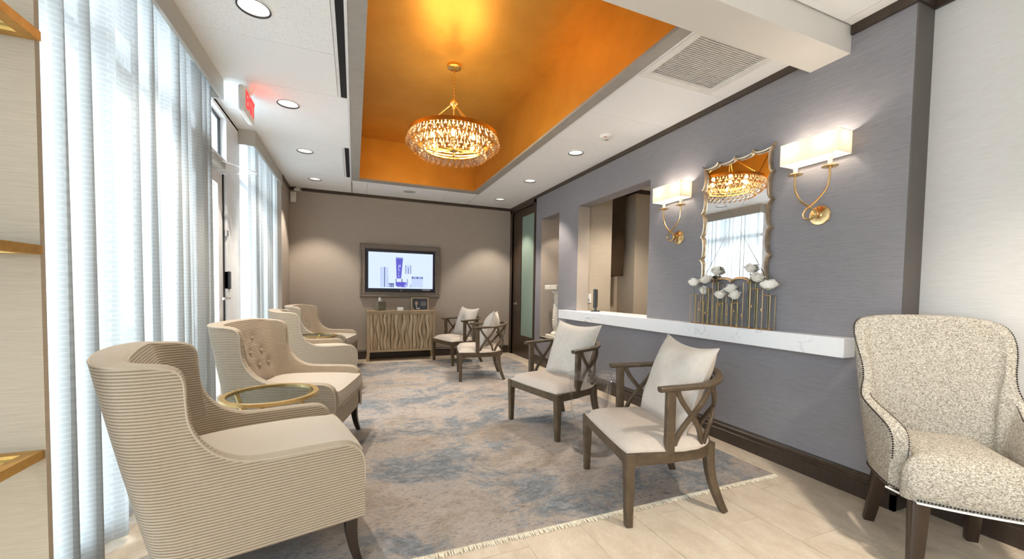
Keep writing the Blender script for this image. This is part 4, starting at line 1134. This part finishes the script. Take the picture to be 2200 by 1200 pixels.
# wing chair at the right
def wing_chair(loc, head):
    root = thing('wing_chair', 'speckled cream wing chair with dark nailhead trim at the right edge', 'armchair', (*loc, 0.0), math.radians(head))
    K = [(.120, -.236, .380, .105, -.234, 90, .055, .10, -.185), (.138, -.240, .520, .100, -.234, 90, .060, .10, -.185), (.132, -.246, .570, .085, -.234, 90, .062, .08, -.185), (.100, -.252, .597, .065, -.235, 90, .060, .06, -.186),
         (.020, -.264, .625, .020, -.237, 90, .055, .01, -.190), (-.060, -.277, .652, -.030, -.238, 90, .048, -.04, -.195), (-.110, -.283, .680, -.070, -.238, 90, .042, -.08, -.198), (-.137, -.275, .722, -.100, -.237, 90, .038, -.10, -.198),
         (-.152, -.266, .765, -.118, -.236, 90, .036, -.11, -.197), (-.172, -.268, .825, -.133, -.234, 88, .036, -.12, -.195), (-.198, -.281, .900, -.148, -.231, 86, .038, -.13, -.192), (-.228, -.288, .960, -.163, -.226, 82, .042, -.14, -.188),
         (-.262, -.281, 1.012, -.180, -.218, 72, .050, -.15, -.180), (-.296, -.255, 1.040, -.203, -.200, 52, .062, -.165, -.165), (-.326, -.195, 1.055, -.225, -.160, 28, .075, -.18, -.130), (-.344, -.100, 1.062, -.237, -.085, 10, .082, -.188, -.07), (-.348, 0, 1.064, -.240, 0, 0, .084, -.19, 0)]
    zb = 0.318
    so, li, edge, edge_in, inner = shell(root, K, zb, 0.40, M['speckle_fabric'], M['speckle_fabric'], 5, (), 0.012, 0.006, 0.004)
    # nailheads along both edges of the top band and around the base
    nl = MB()
    def nails(path, step=0.0105, off=(0, 0, 0), r=0.0046):
        acc = 0.0
        for a, b in zip(path, path[1:]):
            a, b = Vector(a), Vector(b); L = (b - a).length
            while acc <= L and L > 0:
                p = a.lerp(b, acc / L) + Vector(off)
                v = [p + Vector(d) * r for d in ((1, 0, 0), (-1, 0, 0), (0, 1, 0), (0, -1, 0), (0, 0, 1), (0, 0, -1))]
                nl.add(v, [(0, 2, 4), (2, 1, 4), (1, 3, 4), (3, 0, 4), (2, 0, 5), (1, 2, 5), (3, 1, 5), (0, 3, 5)]); acc += step
            acc -= L
    nails(edge[3:-3], r=0.0052); h = len(edge_in)
    nails(edge_in[3:32], 0.0095, r=0.004); nails(edge_in[-32:-3], 0.0095, r=0.004)
    base = [(0.105, -0.238, zb + 0.01), (0.165, -0.205, zb + 0.006), (0.215, -0.18, zb + 0.006)] + [(0.228 + 0.012 * (1 - (y / .18) ** 2), y, zb + 0.004) for y in [-.18 + .03 * k for k in range(13)]] + [(0.165, 0.205, zb + 0.006), (0.105, 0.238, zb + 0.01)]
    nails([(c[0] * 1.004, c[1] * 1.015, zb + 0.010) for c in [(k[3], k[4]) for k in catmull(K, 4)]]); nails([(c[0] * 1.004, -c[1] * 1.015, zb + 0.010) for c in [(k[3], k[4]) for k in catmull(K, 4)]])
    nails([(p[0] + 0.004, p[1] * 1.02, p[2] + 0.008) for p in base])
    tag(nl.build('nailhead_trim', M['nail'], root), kind='stuff')
    # seat: deep cushion that widens in front of the arms
    n = 24; rows = []
    for j in range(n + 1):
        v = -1 + 2 * j / n; r = []
        for i in range(n + 1):
            u = i / n; x = lerp(-0.19, 0.222, u); hw = 0.180 + 0.040 * max(0, min(1, (x - 0.135) / 0.03)) - 0.030 * max(0, (u - .93) / .07)
            x += 0.014 * (1 - v * v) * u
            f = max(0, 1 - abs(v) ** 8) ** 0.5 * max(0, 1 - max(0, (u - .70) / .30) ** 2.4) ** 0.5
            r.append((x, hw * v, 0.425 + 0.085 * f))
        rows.append(r)
    m = MB().grid(rows)
    bd = [rows[0][i] for i in range(n + 1)] + [rows[j][n] for j in range(1, n + 1)] + [rows[n][i] for i in range(n - 1, -1, -1)] + [rows[j][0] for j in range(n - 1, 0, -1)]
    m.grid([[(p[0] + 0.008 * math.sin(k / 4 * PI), p[1] * (1 + 0.02 * math.sin(k / 4 * PI)), lerp(p[2], zb, k / 4)) for p in bd] for k in range(5)], closed_v=True)
    seat = m.build('seat', M['speckle_fabric'], root, sharp=1.0)
    MB().tube([(p[0] + 0.004, p[1] * 1.03, zb + 0.001) for p in base], 0.0045, 6).build('base_welt', M['bedding_white'], seat)
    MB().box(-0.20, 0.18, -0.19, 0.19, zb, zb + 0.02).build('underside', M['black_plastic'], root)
    for sy in (-1, 1):
        tapered_leg('leg', root, M['brown_leg'], (0.200, sy * 0.170), (0.225, sy * 0.185), 0.060, 0.040, zb)
        tapered_leg('leg', root, M['brown_leg'], (-0.190, sy * 0.170), (-0.255, sy * 0.190), 0.056, 0.040, zb)
wing_chair((2.417, 0.850), 222)

# ------------------------------------------------------------------ X-frame armchairs
def xchair(loc, head, label):
    root = thing('open_armchair', label, 'armchair', (*loc, ZR), math.radians(head), 'weathered wood armchairs with crossed slats')
    Wd = M['chair_wood']
    def horseshoe(s, a, b, xc, yst, x_start):
        """s in [0,1] from the post on the right side to the middle of the back"""
        Ls = x_start - xc; Le = 1.57 * (a + b) / 2; L = s * (Ls + Le)
        if L < Ls: return (x_start - L, -lerp(yst, b, L / Ls) if Ls > 0 else -b)
        th = (L - Ls) / Le * PI / 2
        return (xc - a * math.sin(th), -b * math.cos(th))
    def rail(s):
        x, y = horseshoe(s, 0.285, 0.300, -0.03, 0.308, 0.09); return (x, y, 0.668 + 0.045 * s ** 1.5)
    def base(s):
        x, y = horseshoe(s, 0.225, 0.275, -0.03, 0.293, 0.09); return (x, y, 0.355)
    def side(fn, s, sy):
        p = fn(s); return (p[0], -p[1] * sy if sy > 0 else p[1], p[2])
    def at(s, h, sy):
        a, b = side(base, s, sy), side(rail, s, sy); return tuple(lerp(a[i], b[i], h) for i in range(3))
    # continuous arm and back rail
    path = [(0.158, -0.312, 0.676), (0.13, -0.312, 0.678)] + [(p[0], p[1], p[2] + 0.012) for p in [rail(k / 22) for k in range(23)]]
    path = path + [(p[0], -p[1], p[2]) for p in reversed(path[:-1])]
    MB().sweep(path, rsec(0.044, 0.028, 0.42, 4)).build('arm_rail', Wd, root, sharp=0.9)
    # seat frame
    fp = [(0.318, -0.312), (0.20, -0.306), (0.09, -0.298)] + [base(k / 14)[:2] for k in range(1, 15)]
    fp = fp + [(p[0], -p[1]) for p in reversed(fp[:-1])]
    MB().sweep([(x, y, 0.332) for x, y in fp], rsec(0.030, 0.060, 0.1)).build('seat_frame', Wd, root, sharp=0.7)
    MB().box(0.300, 0.326, -0.30, 0.30, 0.303, 0.361, 0.004).build('front_apron', Wd, root)
    for sy in (-1, 1):
        tapered_leg('leg', root, Wd, (0.307, sy * 0.308), (0.303, sy * 0.312), 0.052, 0.036, 0.362)
        pts = catmull([(-0.262, sy * 0.250, 0.0), (-0.232, sy * 0.238, 0.07), (-0.205, sy * 0.222, 0.16), (-0.192, sy * 0.210, 0.26), (-0.190, sy * 0.205, 0.362)], 4)
        MB().sweep(pts, rsec(1, 1, 0.15), (1, 0, 0), scale=[lerp(0.034, 0.052, k / (len(pts) - 1)) for k in range(len(pts))]).build('leg', Wd, root, sharp=0.8)
        MB().sweep([(0.092, sy * 0.300, 0.350), (0.094, sy * 0.306, 0.668)], rsec(0.030, 0.048, 0.15), (1, 0, 0)).build('arm_post', Wd, root, sharp=0.8)
        for (s0, s1) in ((0.055, 0.40), (0.45, 0.97)):
            for a, b, off in ((s0, s1, 0.004), (s1, s0, -0.004)):
                pts = []
                for k in range(13):
                    h = k / 12; g = 0.5 - 0.5 * math.cos(PI * (0.12 + 0.88 * (1 - h))); g = (g - (0.5 - 0.5 * math.cos(PI * 0.12))) / (1 - (0.5 - 0.5 * math.cos(PI * 0.12)))
                    p = at(lerp(a, b, g), h, sy); pts.append(p)
                def upn(i, sy=sy, pts=pts):
                    p = pts[i]; d = Vector((p[0] + 0.03 if p[0] < -0.03 else 0, p[1], 0)); return d.normalized()
                MB().sweep(pts, rsec(0.024, 0.018, 0.2), upn).build('cross_slat', Wd, root, sharp=0.8)
    # seat pad
    n = 18; rows = []
    for j in range(n + 1):
        v = -1 + 2 * j / n; r = []
        for i in range(n + 1):
            u = i / n; x = lerp(-0.235, 0.318, u)
            hw = 0.308 if x > 0.0 else max(0.02, 0.300 * math.sqrt(max(0.0, 1 - ((x) / 0.245) ** 2)) ) * 0.9 + 0.03
            if x <= 0.0: hw = min(hw, 0.308)
            f = max(0, 1 - abs(v) ** 5) ** 0.5 * max(0, 1 - abs(2 * u - 1) ** 6) ** 0.5
            r.append((x + 0.006 * (1 - v ** 4) * (u > .9), hw * v, 0.372 + 0.062 * f))
        rows.append(r)
    m = MB().grid(rows)
    bd = [rows[0][i] for i in range(n + 1)] + [rows[j][n] for j in range(1, n + 1)] + [rows[n][i] for i in range(n - 1, -1, -1)] + [rows[j][0] for j in range(n - 1, 0, -1)]
    m.grid([[(p[0], p[1], p[2]) for p in bd], [(p[0], p[1], 0.358) for p in bd]], closed_v=True)
    pad = m.build('seat_pad', M['linen'], root, sharp=1.2)
    MB().tube([(p[0] * 1.004, p[1] * 1.004, 0.366) for p in bd], 0.004, 6, closed=True).build('welt', M['linen'], pad)
    return root
def pillow(loc, head, label, tilt=0.20, roll=0.0, w=0.50, h=0.51, t=0.20, seed=0):
    root = thing('throw_pillow', label, 'pillow', loc, math.radians(head), 'pale linen pillows on the armchairs')
    n = 22; rnd = random.Random(seed); f, b = [], []
    for j in range(n + 1):
        v = -1 + 2 * j / n; rf, rb = [], []
        for i in range(n + 1):
            u = -1 + 2 * i / n
            y = w / 2 * u * (1 - 0.12 * (1 - v * v)); z = h / 2 * v * (1 - 0.15 * (1 - u * u))
            th = t / 2 * max(0, (1 - abs(u) ** 2.6) * (1 - abs(v) ** 2.6)) ** 0.52
            th *= 1 + 0.10 * math.sin(5 * u + seed) * math.sin(4 * v + 2 * seed)
            th += 0.004 * math.sin(11 * u * v + 3 * seed) * (1 - u * u) * (1 - v * v)
            bend = -0.03 * (1 - v) * 0
            rf.append((th + bend, y, z)); rb.append((-th + bend, y, z))
        f.append(rf); b.append(rb)
    m = MB().grid(f).grid(b)
    rot = Matrix.Rotation(-tilt, 4, 'Y') @ Matrix.Rotation(roll, 4, 'X')
    def tr(p): return tuple(rot @ Vector(p) + Vector((0, 0, h / 2 * math.cos(tilt) * 0.955)))
    m.v = [tr(p) for p in m.v]
    body = m.build('pillow_body', M['pillow_linen'], root, sharp=2.6)
    bd = [f[0][i] for i in range(n + 1)] + [f[j][n] for j in range(1, n + 1)] + [f[n][i] for i in range(n - 1, -1, -1)] + [f[j][0] for j in range(n - 1, 0, -1)]
    MB().tube([tr(p) for p in bd], 0.0042, 6, closed=True).build('piping', M['pillow_linen'], body)
    return root
XCH = [((1.626, 1.779), 166.3, 'nearest crossed-slat armchair, on the front edge of the rug', 'square linen pillow on the nearest crossed-slat armchair'),
       ((1.671, 3.002), 193, 'crossed-slat armchair behind the nearer clear acrylic table', 'square linen pillow on the armchair under the reception opening'),
       ((1.598, 5.040), 168.5, 'crossed-slat armchair in front of the far acrylic table, near the brown door', 'linen pillow standing edge on in the third armchair'),
       ((1.590, 6.220), 196, 'crossed-slat armchair farthest back beside the wooden cabinet', 'linen pillow on the farthest armchair by the back wall')]
X1 = None
for i, (loc, hd, lab, pl) in enumerate(XCH):
    if X1 is None: X1 = xchair(loc, hd, lab); X1.location.z = 0.002
    else:
        c = copy_tree(X1); c.location = (*loc, ZR); c.rotation_euler = (0, 0, math.radians(hd)); c['label'] = lab
    a = math.radians(hd); px = -0.095
    py = (0.025, 0.03, 0.0, 0.02)[i]
    pillow((loc[0] + math.cos(a) * px - math.sin(a) * py, loc[1] + math.sin(a) * px + math.cos(a) * py, ZR + 0.405), hd + (0, 4, -14, 3)[i], pl, 0.33, (-0.04, -0.03, 0.06, -0.03)[i], seed=i + 1)

# ------------------------------------------------------------------ side tables
def acrylic_table(x, y, label, rz=0.0):
    o = thing('acrylic_table', label, 'side table', (x, y, ZR), rz, 'clear acrylic side tables')
    A = M['acrylic']
    MB().lathe([(0, 0.530), (0.200, 0.530), (0.213, 0.534), (0.213, 0.544), (0.200, 0.5485), (0, 0.5485)], 48).build('table_top', A, o)
    MB().lathe([(0.105, 0.0), (0.150, 0.0), (0.158, 0.006), (0.158, 0.014), (0.150, 0.020), (0.105, 0.020), (0.105, 0.0)], 48).build('base_ring', A, o)
    MB().lathe([(0.070, 0.0205), (0.122, 0.0205), (0.122, 0.036), (0.070, 0.036), (0.070, 0.0205)], 48).build('base_step', A, o)
    for k in range(3):
        a = 2 * PI * k / 3 + 0.35; pts = []
        for (r, z) in ((0.175, 0.529), (0.176, 0.42), (0.168, 0.30), (0.145, 0.19), (0.115, 0.10), (0.095, 0.037)): pts.append((r * math.cos(a), r * math.sin(a), z))
        pts = catmull(pts, 4)
        MB().sweep(pts, rsec(0.040, 0.012, 0.2), (math.cos(a), math.sin(a), 0.3)).build('leg', A, o, sharp=0.8)
    return o
T1 = acrylic_table(1.632, 2.415, 'clear acrylic side table between the two nearer armchairs')
T2 = copy_tree(T1); T2.location = (1.625, 5.630, ZR); T2.rotation_euler = (0, 0, 0.7); T2['label'] = 'clear acrylic side table between the two far armchairs'
def brass_table(x, y, label, rz=0.0):
    o = thing('brass_table', label, 'side table', (x, y, ZR), rz, 'round brass and glass side tables')
    B = M['table_gold']; R = 0.238; z = 0.535
    MB().lathe([(R - 0.026, z), (R, z), (R + 0.001, z + 0.009), (R, z + 0.018), (R - 0.026, z + 0.018), (R - 0.026, z)], 64).build('rim', B, o)
    MB().lathe([(0, z + 0.006), (R - 0.0265, z + 0.006), (R - 0.0265, z + 0.013), (0, z + 0.013)], 64).build('glass_top', M['table_glass'], o)
    for k in range(3):
        a = 2 * PI * k / 3 + 0.5; b = a + 1.9
        MB().sweep(catmull([((R - 0.013) * math.cos(a), (R - 0.013) * math.sin(a), z), (0.11 * math.cos(a + .4), 0.11 * math.sin(a + .4), 0.36), (0.06 * math.cos(a + .9), 0.06 * math.sin(a + .9), 0.26), (0.12 * math.cos(b - .4), 0.12 * math.sin(b - .4), 0.14), (0.19 * math.cos(b), 0.19 * math.sin(b), 0.010)], 5), rsec(0.022, 0.014, 0.15)).build('leg', B, o, sharp=0.8)
    MB().lathe([(0.180, 0), (0.200, 0), (0.200, 0.012), (0.180, 0.012), (0.180, 0)], 56).build('foot_ring', B, o)
    return o
B1 = brass_table(-0.43, 2.535, 'round brass side table with glass top between the two nearer club chairs')
B2 = copy_tree(B1); B2.location = (-0.44, 5.545, ZR); B2.rotation_euler = (0, 0, 1.0); B2['label'] = 'round brass side table between the two far club chairs'

# ------------------------------------------------------------------ gold wall shelves on the wall stub
SL = ['highest gold framed wall shelf at the left edge', 'middle gold framed wall shelf at the left edge', 'lowest gold framed wall shelf at the left edge']
for z, xr, lab in ((1.797, -0.762, SL[0]), (1.240, -0.770, SL[1]), (0.690, -0.778, SL[2])):
    o = thing('wall_shelf', lab, 'shelf', (0, 0, 0), 0, 'gold framed shelves on the wall stub')
    b, t, d = 0.030, 0.0245, 0.30; xl = xr - 0.80; m = MB()
    m.box(xl, xr, YP - b, YP - 0.0005, z - t / 2, z + t / 2); m.box(xl, xr, YP - d, YP - d + b, z - t / 2, z + t / 2)
    m.box(xr - b, xr, YP - d + b, YP - b, z - t / 2, z + t / 2); m.box(xl, xl + b, YP - d + b, YP - b, z - t / 2, z + t / 2)
    m.build('frame', M['shelf_gold'], o, smooth=False)
    MB().box(xl + b, xr - b, YP - d + b, YP - b, z - 0.004, z + 0.004).build('glass', M['table_glass'], o, smooth=False)

# ------------------------------------------------------------------ pedestal in the niche
o = thing('pedestal', 'carved cream stone pedestal with square cap standing in the niche', 'pedestal', (2.915, 5.285, NZ0 + 0.003))
P = M['pedestal_stone']
MB().box(-0.17, 0.17, -0.17, 0.17, 0, 0.05, 0.006).build('plinth', P, o)
MB().lathe([(0.13, 0.05), (0.145, 0.065), (0.135, 0.085), (0.11, 0.10), (0.10, 0.13), (0.118, 0.16), (0.122, 0.24), (0.118, 0.40), (0.106, 0.54), (0.10, 0.60), (0.11, 0.62), (0.10, 0.65), (0.105, 0.67), (0.138, 0.70), (0.145, 0.715), (0.13, 0.735)], 28).build('shaft', P, o)
rnd = random.Random(5); m = MB()
for k in range(70):
    a = rnd.uniform(0, 2 * PI); z = rnd.uniform(0.17, 0.60); r = lerp(0.121, 0.102, (z - .2) / .4); s = rnd.uniform(0.006, 0.013)
    m.box(r * math.cos(a) - s, r * math.cos(a) + s, r * math.sin(a) - s, r * math.sin(a) + s, z - s * 1.3, z + s * 1.3, s * 0.6)
tag(m.build('carved_relief', P, o), kind='stuff')
MB().box(-0.185, 0.185, -0.185, 0.185, 0.735, 0.805, 0.006).build('cap', P, o)
o = thing('gilt_urn', 'gilt ornament on the pedestal, mostly hidden by the grey wall', 'ornament', (2.935, 5.23, NZ0 + 0.8085))
MB().lathe([(0, 0), (0.035, 0), (0.03, 0.02), (0.012, 0.05), (0.014, 0.14), (0.030, 0.20), (0.075, 0.26), (0.095, 0.305), (0.085, 0.335), (0.05, 0.36), (0, 0.37)], 24).build('body', M['shelf_gold'], o)

# ------------------------------------------------------------------ television in a wall frame
o = thing('television', 'wall television in a grey wood moulding showing cosmetics', 'television', (0, YB, 0))
fx0, fx1, fz0, fz1 = 0.082, 1.386, 1.022, 1.896; ix0, ix1, iz0, iz1 = 0.165, 1.305, 1.105, 1.815
prof = [(0.0, 0.001), (0.0, 0.050), (0.012, 0.062), (0.026, 0.062), (0.030, 0.052), (0.058, 0.050), (0.070, 0.060), (0.080, 0.058), (0.083, 0.040), (0.083, 0.001)]
rows = []
for d, h in prof:
    k = d / 0.083
    rows.append([(lerp(fx0, ix0, k), -h, lerp(fz0, iz0, k)), (lerp(fx1, ix1, k), -h, lerp(fz0, iz0, k)), (lerp(fx1, ix1, k), -h, lerp(fz1, iz1, k)), (lerp(fx0, ix0, k), -h, lerp(fz1, iz1, k))])
MB().grid(rows, closed_v=True).build('moulding', M['tv_frame_wood'], o, sharp=0.4)
sx0, sx1, sz0, sz1 = 0.214, 1.264, 1.170, 1.768
MB().box(ix0 + 0.002, ix1 - 0.002, -0.026, -0.002, iz0 + 0.002, iz1 - 0.002, 0.004).build('bezel', plain('tv_bezel', (0.012, 0.014, 0.030), 0.25), o)
sc = MB().box(sx0, sx1, -0.0275, -0.0262, sz0, sz1).build('screen', M['screen'], o, smooth=False)
def scr(poly, mat, lay=1, name='screen_image'):
    W, Hh = sx1 - sx0, sz1 - sz0
    MB().prism(poly, lambda a, b, d: (sx0 + a * W, d, sz0 + b * Hh), -0.0275 - 0.0004 * lay, -0.0275 - 0.0004 * (lay - 1)).build(name, mat, sc, smooth=False)
def rect(x0, x1, y0, y1): return [(x0, y0), (x1, y0), (x1, y1), (x0, y1)]
def sr(x0, x1, y0, y1, mat, lay=1): scr(rect(x0, x1, y0, y1), mat, lay)
sr(0.182, 0.296, 0.035, 0.590, M['screen_lilac']); sr(0.236, 0.246, 0.035, 0.590, M['screen_dark'], 2); sr(0.182, 0.187, 0.035, 0.59, M['screen_pale'], 2); sr(0.290, 0.296, 0.035, 0.33, M['screen_pale'], 2)
sr(0.296, 0.40, 0.18, 0.71, M['screen_lilac'] if False else M['screen'], 1)
scr([(0.425, 0.285), (0.495, 0.285), (0.524, 0.875), (0.412, 0.880)], M['screen_purple'], 2); scr([(0.412, 0.845), (0.523, 0.842), (0.524, 0.875), (0.412, 0.880)], M['screen_pale'], 3)
sr(0.452, 0.482, 0.50, 0.515, M['screen_lilac'], 3); sr(0.452, 0.460, 0.515, 0.66, M['screen_lilac'], 3); sr(0.470, 0.484, 0.60, 0.67, M['screen_lilac'], 3); sr(0.44, 0.48, 0.33, 0.34, M['screen_lilac'], 3); sr(0.455, 0.460, 0.35, 0.47, M['screen_lilac'], 3)
sr(0.563, 0.570, 0.42, 0.665, M['screen_dark'], 2); sr(0.603, 0.611, 0.42, 0.60, M['screen_dark'], 2); sr(0.643, 0.650, 0.42, 0.665, M['screen_dark'], 2); sr(0.57, 0.645, 0.42, 0.665, M['screen_lilac'], 1); sr(0.56, 0.655, 0.04, 0.41, M['screen_lilac'] if False else M['screen'], 1)
sr(0.412, 0.422, 0.19, 0.275, M['screen_dark'], 2); sr(0.502, 0.514, 0.17, 0.275, M['screen_dark'], 2); sr(0.588, 0.596, 0.17, 0.275, M['screen_dark'], 2)
scr([(0.415, 0.075), (0.45, 0.04), (0.57, 0.04), (0.60, 0.075), (0.60, 0.185), (0.408, 0.185)], M['screen_purple'], 1); sr(0.45, 0.50, 0.05, 0.06, M['screen_lilac'], 2); sr(0.545, 0.585, 0.065, 0.10, M['screen_lilac'], 2)
sr(0.305, 0.385, 0.035, 0.125, M['screen_pale']); sr(0.303, 0.387, 0.125, 0.145, M['screen_dark'], 2); sr(0.340, 0.348, 0.035, 0.125, M['screen_dark'], 2); sr(0.372, 0.380, 0.035, 0.125, M['screen_dark'], 2)
sr(0.66, 0.84, 0.045, 0.285, M['screen_lilac']); sr(0.66, 0.84, 0.285, 0.345, M['screen_pale']); sr(0.67, 0.682, 0.285, 0.345, M['screen_dark'], 2); sr(0.745, 0.757, 0.285, 0.345, M['screen_dark'], 2); sr(0.828, 0.838, 0.285, 0.345, M['screen_dark'], 2); sr(0.68, 0.82, 0.345, 0.44, M['screen'], 1)
sr(0.643, 0.650, 0.04, 0.125, M['screen_dark'], 2)
tx = text_mesh('maker_mark', 'LG', 0.026, 0.0004, M['grey_plastic'], o); tx.location = (0.735, -0.0268, 1.138); tx.rotation_euler = (PI / 2, 0, 0)
MB().box(1.085, 1.225, -0.028, -0.026, 1.142, 1.158).build('energy_label', M['grey_plastic'], o, smooth=False)

# ------------------------------------------------------------------ cabinet under the television and what stands on it
o = thing('sideboard', 'weathered wood cabinet with three wavy carved doors under the television', 'cabinet', (0, 0, 0))
cx0, cx1, cy0, cy1 = 0.188, 1.262, 6.600, 6.880; Wf = M['cabinet_frame']
MB().box(cx0 - 0.004, cx1 + 0.004, cy0 - 0.006, cy1, 0.790, 0.812, 0.004).build('top', Wf, o)
m = MB(); m.box(cx0, cx0 + 0.020, cy0 + 0.02, cy1, 0.15, 0.79); m.box(cx1 - 0.020, cx1, cy0 + 0.02, cy1, 0.15, 0.79); m.box(cx0 + 0.02, cx1 - 0.02, cy1 - 0.012, cy1, 0.15, 0.79); m.box(cx0 + 0.02, cx1 - 0.02, cy0 + 0.03, cy1 - 0.012, 0.15, 0.17)
m.build('carcass', Wf, o, smooth=False)
m = MB(); m.box(cx0 + 0.001, cx0 + 0.044, cy0, cy0 + 0.022, 0.15, 0.79); m.box(cx1 - 0.044, cx1 - 0.001, cy0, cy0 + 0.022, 0.15, 0.79); m.box(cx0 + 0.044, cx1 - 0.044, cy0, cy0 + 0.022, 0.755, 0.79); m.box(cx0 + 0.044, cx1 - 0.044, cy0, cy0 + 0.022, 0.150, 0.188)
m.build('face_frame', Wf, o, smooth=False)
for x, s in ((cx0 + 0.022, -1), (cx1 - 0.022, 1)):
    for y in (cy0 + 0.020, cy1 - 0.02):
        pts = catmull([(x + s * 0.016, y, 0.0), (x + s * 0.006, y, 0.05), (x, y, 0.10), (x, y, 0.155)], 3)
        MB().sweep(pts, rsec(0.036, 0.036, 0.12), (0, 1, 0), scale=[lerp(0.95, 1.15, k / (len(pts) - 1)) for k in range(len(pts))]).build('leg', Wf, o, sharp=0.7)
dx = [(0.233, 0.5475), (0.5505, 0.8915), (0.8945, 1.217)]; rnd = random.Random(11)
for di, (a, b) in enumerate(dx):
    dr = MB().box(a, b, cy0 + 0.010, cy0 + 0.024, 0.190, 0.753).build('door', M['cabinet_dark'], o, smooth=False)
    nst = 6; xb = [a + (b - a) * k / nst for k in range(nst + 1)]
    ph = [rnd.uniform(0, 6.28) for _ in range(nst + 1)]; nz = 20
    def bx(k, z):
        if k in (0, nst): return xb[k]
        return xb[k] + 0.016 * math.sin(2 * PI * (z - 0.19) / 0.42 + ph[k])
    for k in range(nst):
        rows = []
        for j in range(nz + 1):
            z = lerp(0.192, 0.751, j / nz); l, r_ = bx(k, z) + 0.0028, bx(k + 1, z) - 0.0028
            tl = 0.010 * math.sin(2 * PI * z / 0.62 + ph[k] * 2)
            rows.append([(l, cy0 + 0.010, z), (l, cy0 + 0.004 + tl, z), (lerp(l, r_, .5), cy0 - 0.004, z), (r_, cy0 + 0.004 - tl, z), (r_, cy0 + 0.010, z)])
        MB().grid(rows).build('carved_strip', M['cabinet_wood'] if (k + di) % 2 else M['cabinet_pale'], dr, sharp=0.35)
ZT = 0.8125
o = thing('tissue_box', 'dark stone tissue box cover with a white tissue on the cabinet', 'tissue box', (0.390, 6.70, ZT), 0.35)
MB().box(-0.066, 0.066, -0.066, 0.066, 0, 0.145, 0.006).build('cover', M['tissue_stone'], o)
m = MB(); rows = []
for j in range(9):
    u = j / 8; r = []
    for i in range(17):
        a = 2 * PI * i / 16; rr = lerp(0.018, 0.040, u) * (1 + 0.35 * math.sin(3 * a + 2 * u)) * (1 - 0.5 * u * u); r.append((rr * math.cos(a) * 0.8 - 0.01 * u, rr * math.sin(a) * 0.6, 0.140 + 0.062 * u + 0.014 * math.sin(2 * a) * u))
    rows.append(r)
m.grid(rows); m.build('tissue', M['bedding_white'], o, sharp=2)
o = thing('card_holder', 'small white card stand in the middle of the cabinet top', 'card', (0.700, 6.66, ZT))
m = MB(); m.prism([(0, 0), (0.03, 0), (0.014, 0.052), (0.011, 0.052)], lambda a, b, d: (d, a, b), -0.048, 0.048); m.build('card', M['bedding_white'], o, smooth=False)
MB().box(-0.034, -0.030, 0.002, 0.0035, 0.022, 0.040).build('print_mark', M['navy_print'], o, smooth=False)
o = thing('framed_card', 'gilt framed dark card with a portrait photo on the cabinet', 'picture frame', (1.020, 6.68, ZT), -0.06)
tilt = Matrix.Rotation(-0.14, 4, 'X')
def fm(m):
    m.v = [tuple(tilt @ Vector(p)) for p in m.v]; return m
w, h = 0.136, 0.212
m = MB(); m.box(-w, w, 0, 0.014, 0, 0.010); m.box(-w, w, 0, 0.014, h - 0.010, h); m.box(-w, -w + 0.010, 0, 0.014, 0.010, h - 0.010); m.box(w - 0.010, w, 0, 0.014, 0.010, h - 0.010)
fm(m).build('frame', M['gilt_frame'], o, smooth=False)
pr = fm(MB().box(-w + 0.010, w - 0.010, 0.004, 0.012, 0.010, h - 0.010)).build('print', M['navy_print'], o, smooth=False)
disc = lambda cx, cz, rx, rz: [(cx + rx * math.cos(2 * PI * k / 16), cz + rz * math.sin(2 * PI * k / 16)) for k in range(16)]
def pf(poly, mat, l, nm='portrait'): fm(MB().prism(poly, lambda a, b, d: (a, d, b), 0.004 - 0.0006 * l, 0.0042 - 0.0006 * (l - 1))).build(nm, mat, pr, smooth=False)
pf(disc(-0.057, 0.118, 0.024, 0.033), M['skin_print'], 1); pf([(-0.10, 0.03), (-0.02, 0.03), (-0.026, 0.07), (-0.046, 0.084), (-0.068, 0.084), (-0.09, 0.07)], plain('suit_print', (0.012, 0.013, 0.020), 0.5), 1)
pf([(-0.058, 0.036), (-0.046, 0.078), (-0.070, 0.078)], M['white_print'], 2); pf([(-0.060, 0.038), (-0.055, 0.038), (-0.055, 0.076), (-0.060, 0.076)], M['screen_purple'] if False else plain('tie_print', (0.03, 0.05, 0.25), 0.5), 3)
pf(rect(-0.062, -0.004, 0.026, 0.042), M['white_print'], 3); pf(rect(-0.118, -0.100, 0.022, 0.044), plain('badge_print', (0.30, 0.33, 0.16), 0.5), 1)
for (a, b, z) in ((0.03, 0.09, 0.142), (0.005, 0.11, 0.126), (0.02, 0.10, 0.118), (0.0, 0.11, 0.100), (0.02, 0.095, 0.092), (0.02, 0.09, 0.078)): pf(rect(a, b, z, z + 0.0035), M['grey_plastic'], 1, 'text_line')
fm(MB().box(-0.02, 0.02, 0.014, 0.016, 0, 0.17)).build('easel_back', M['black_plastic'], o, smooth=False)
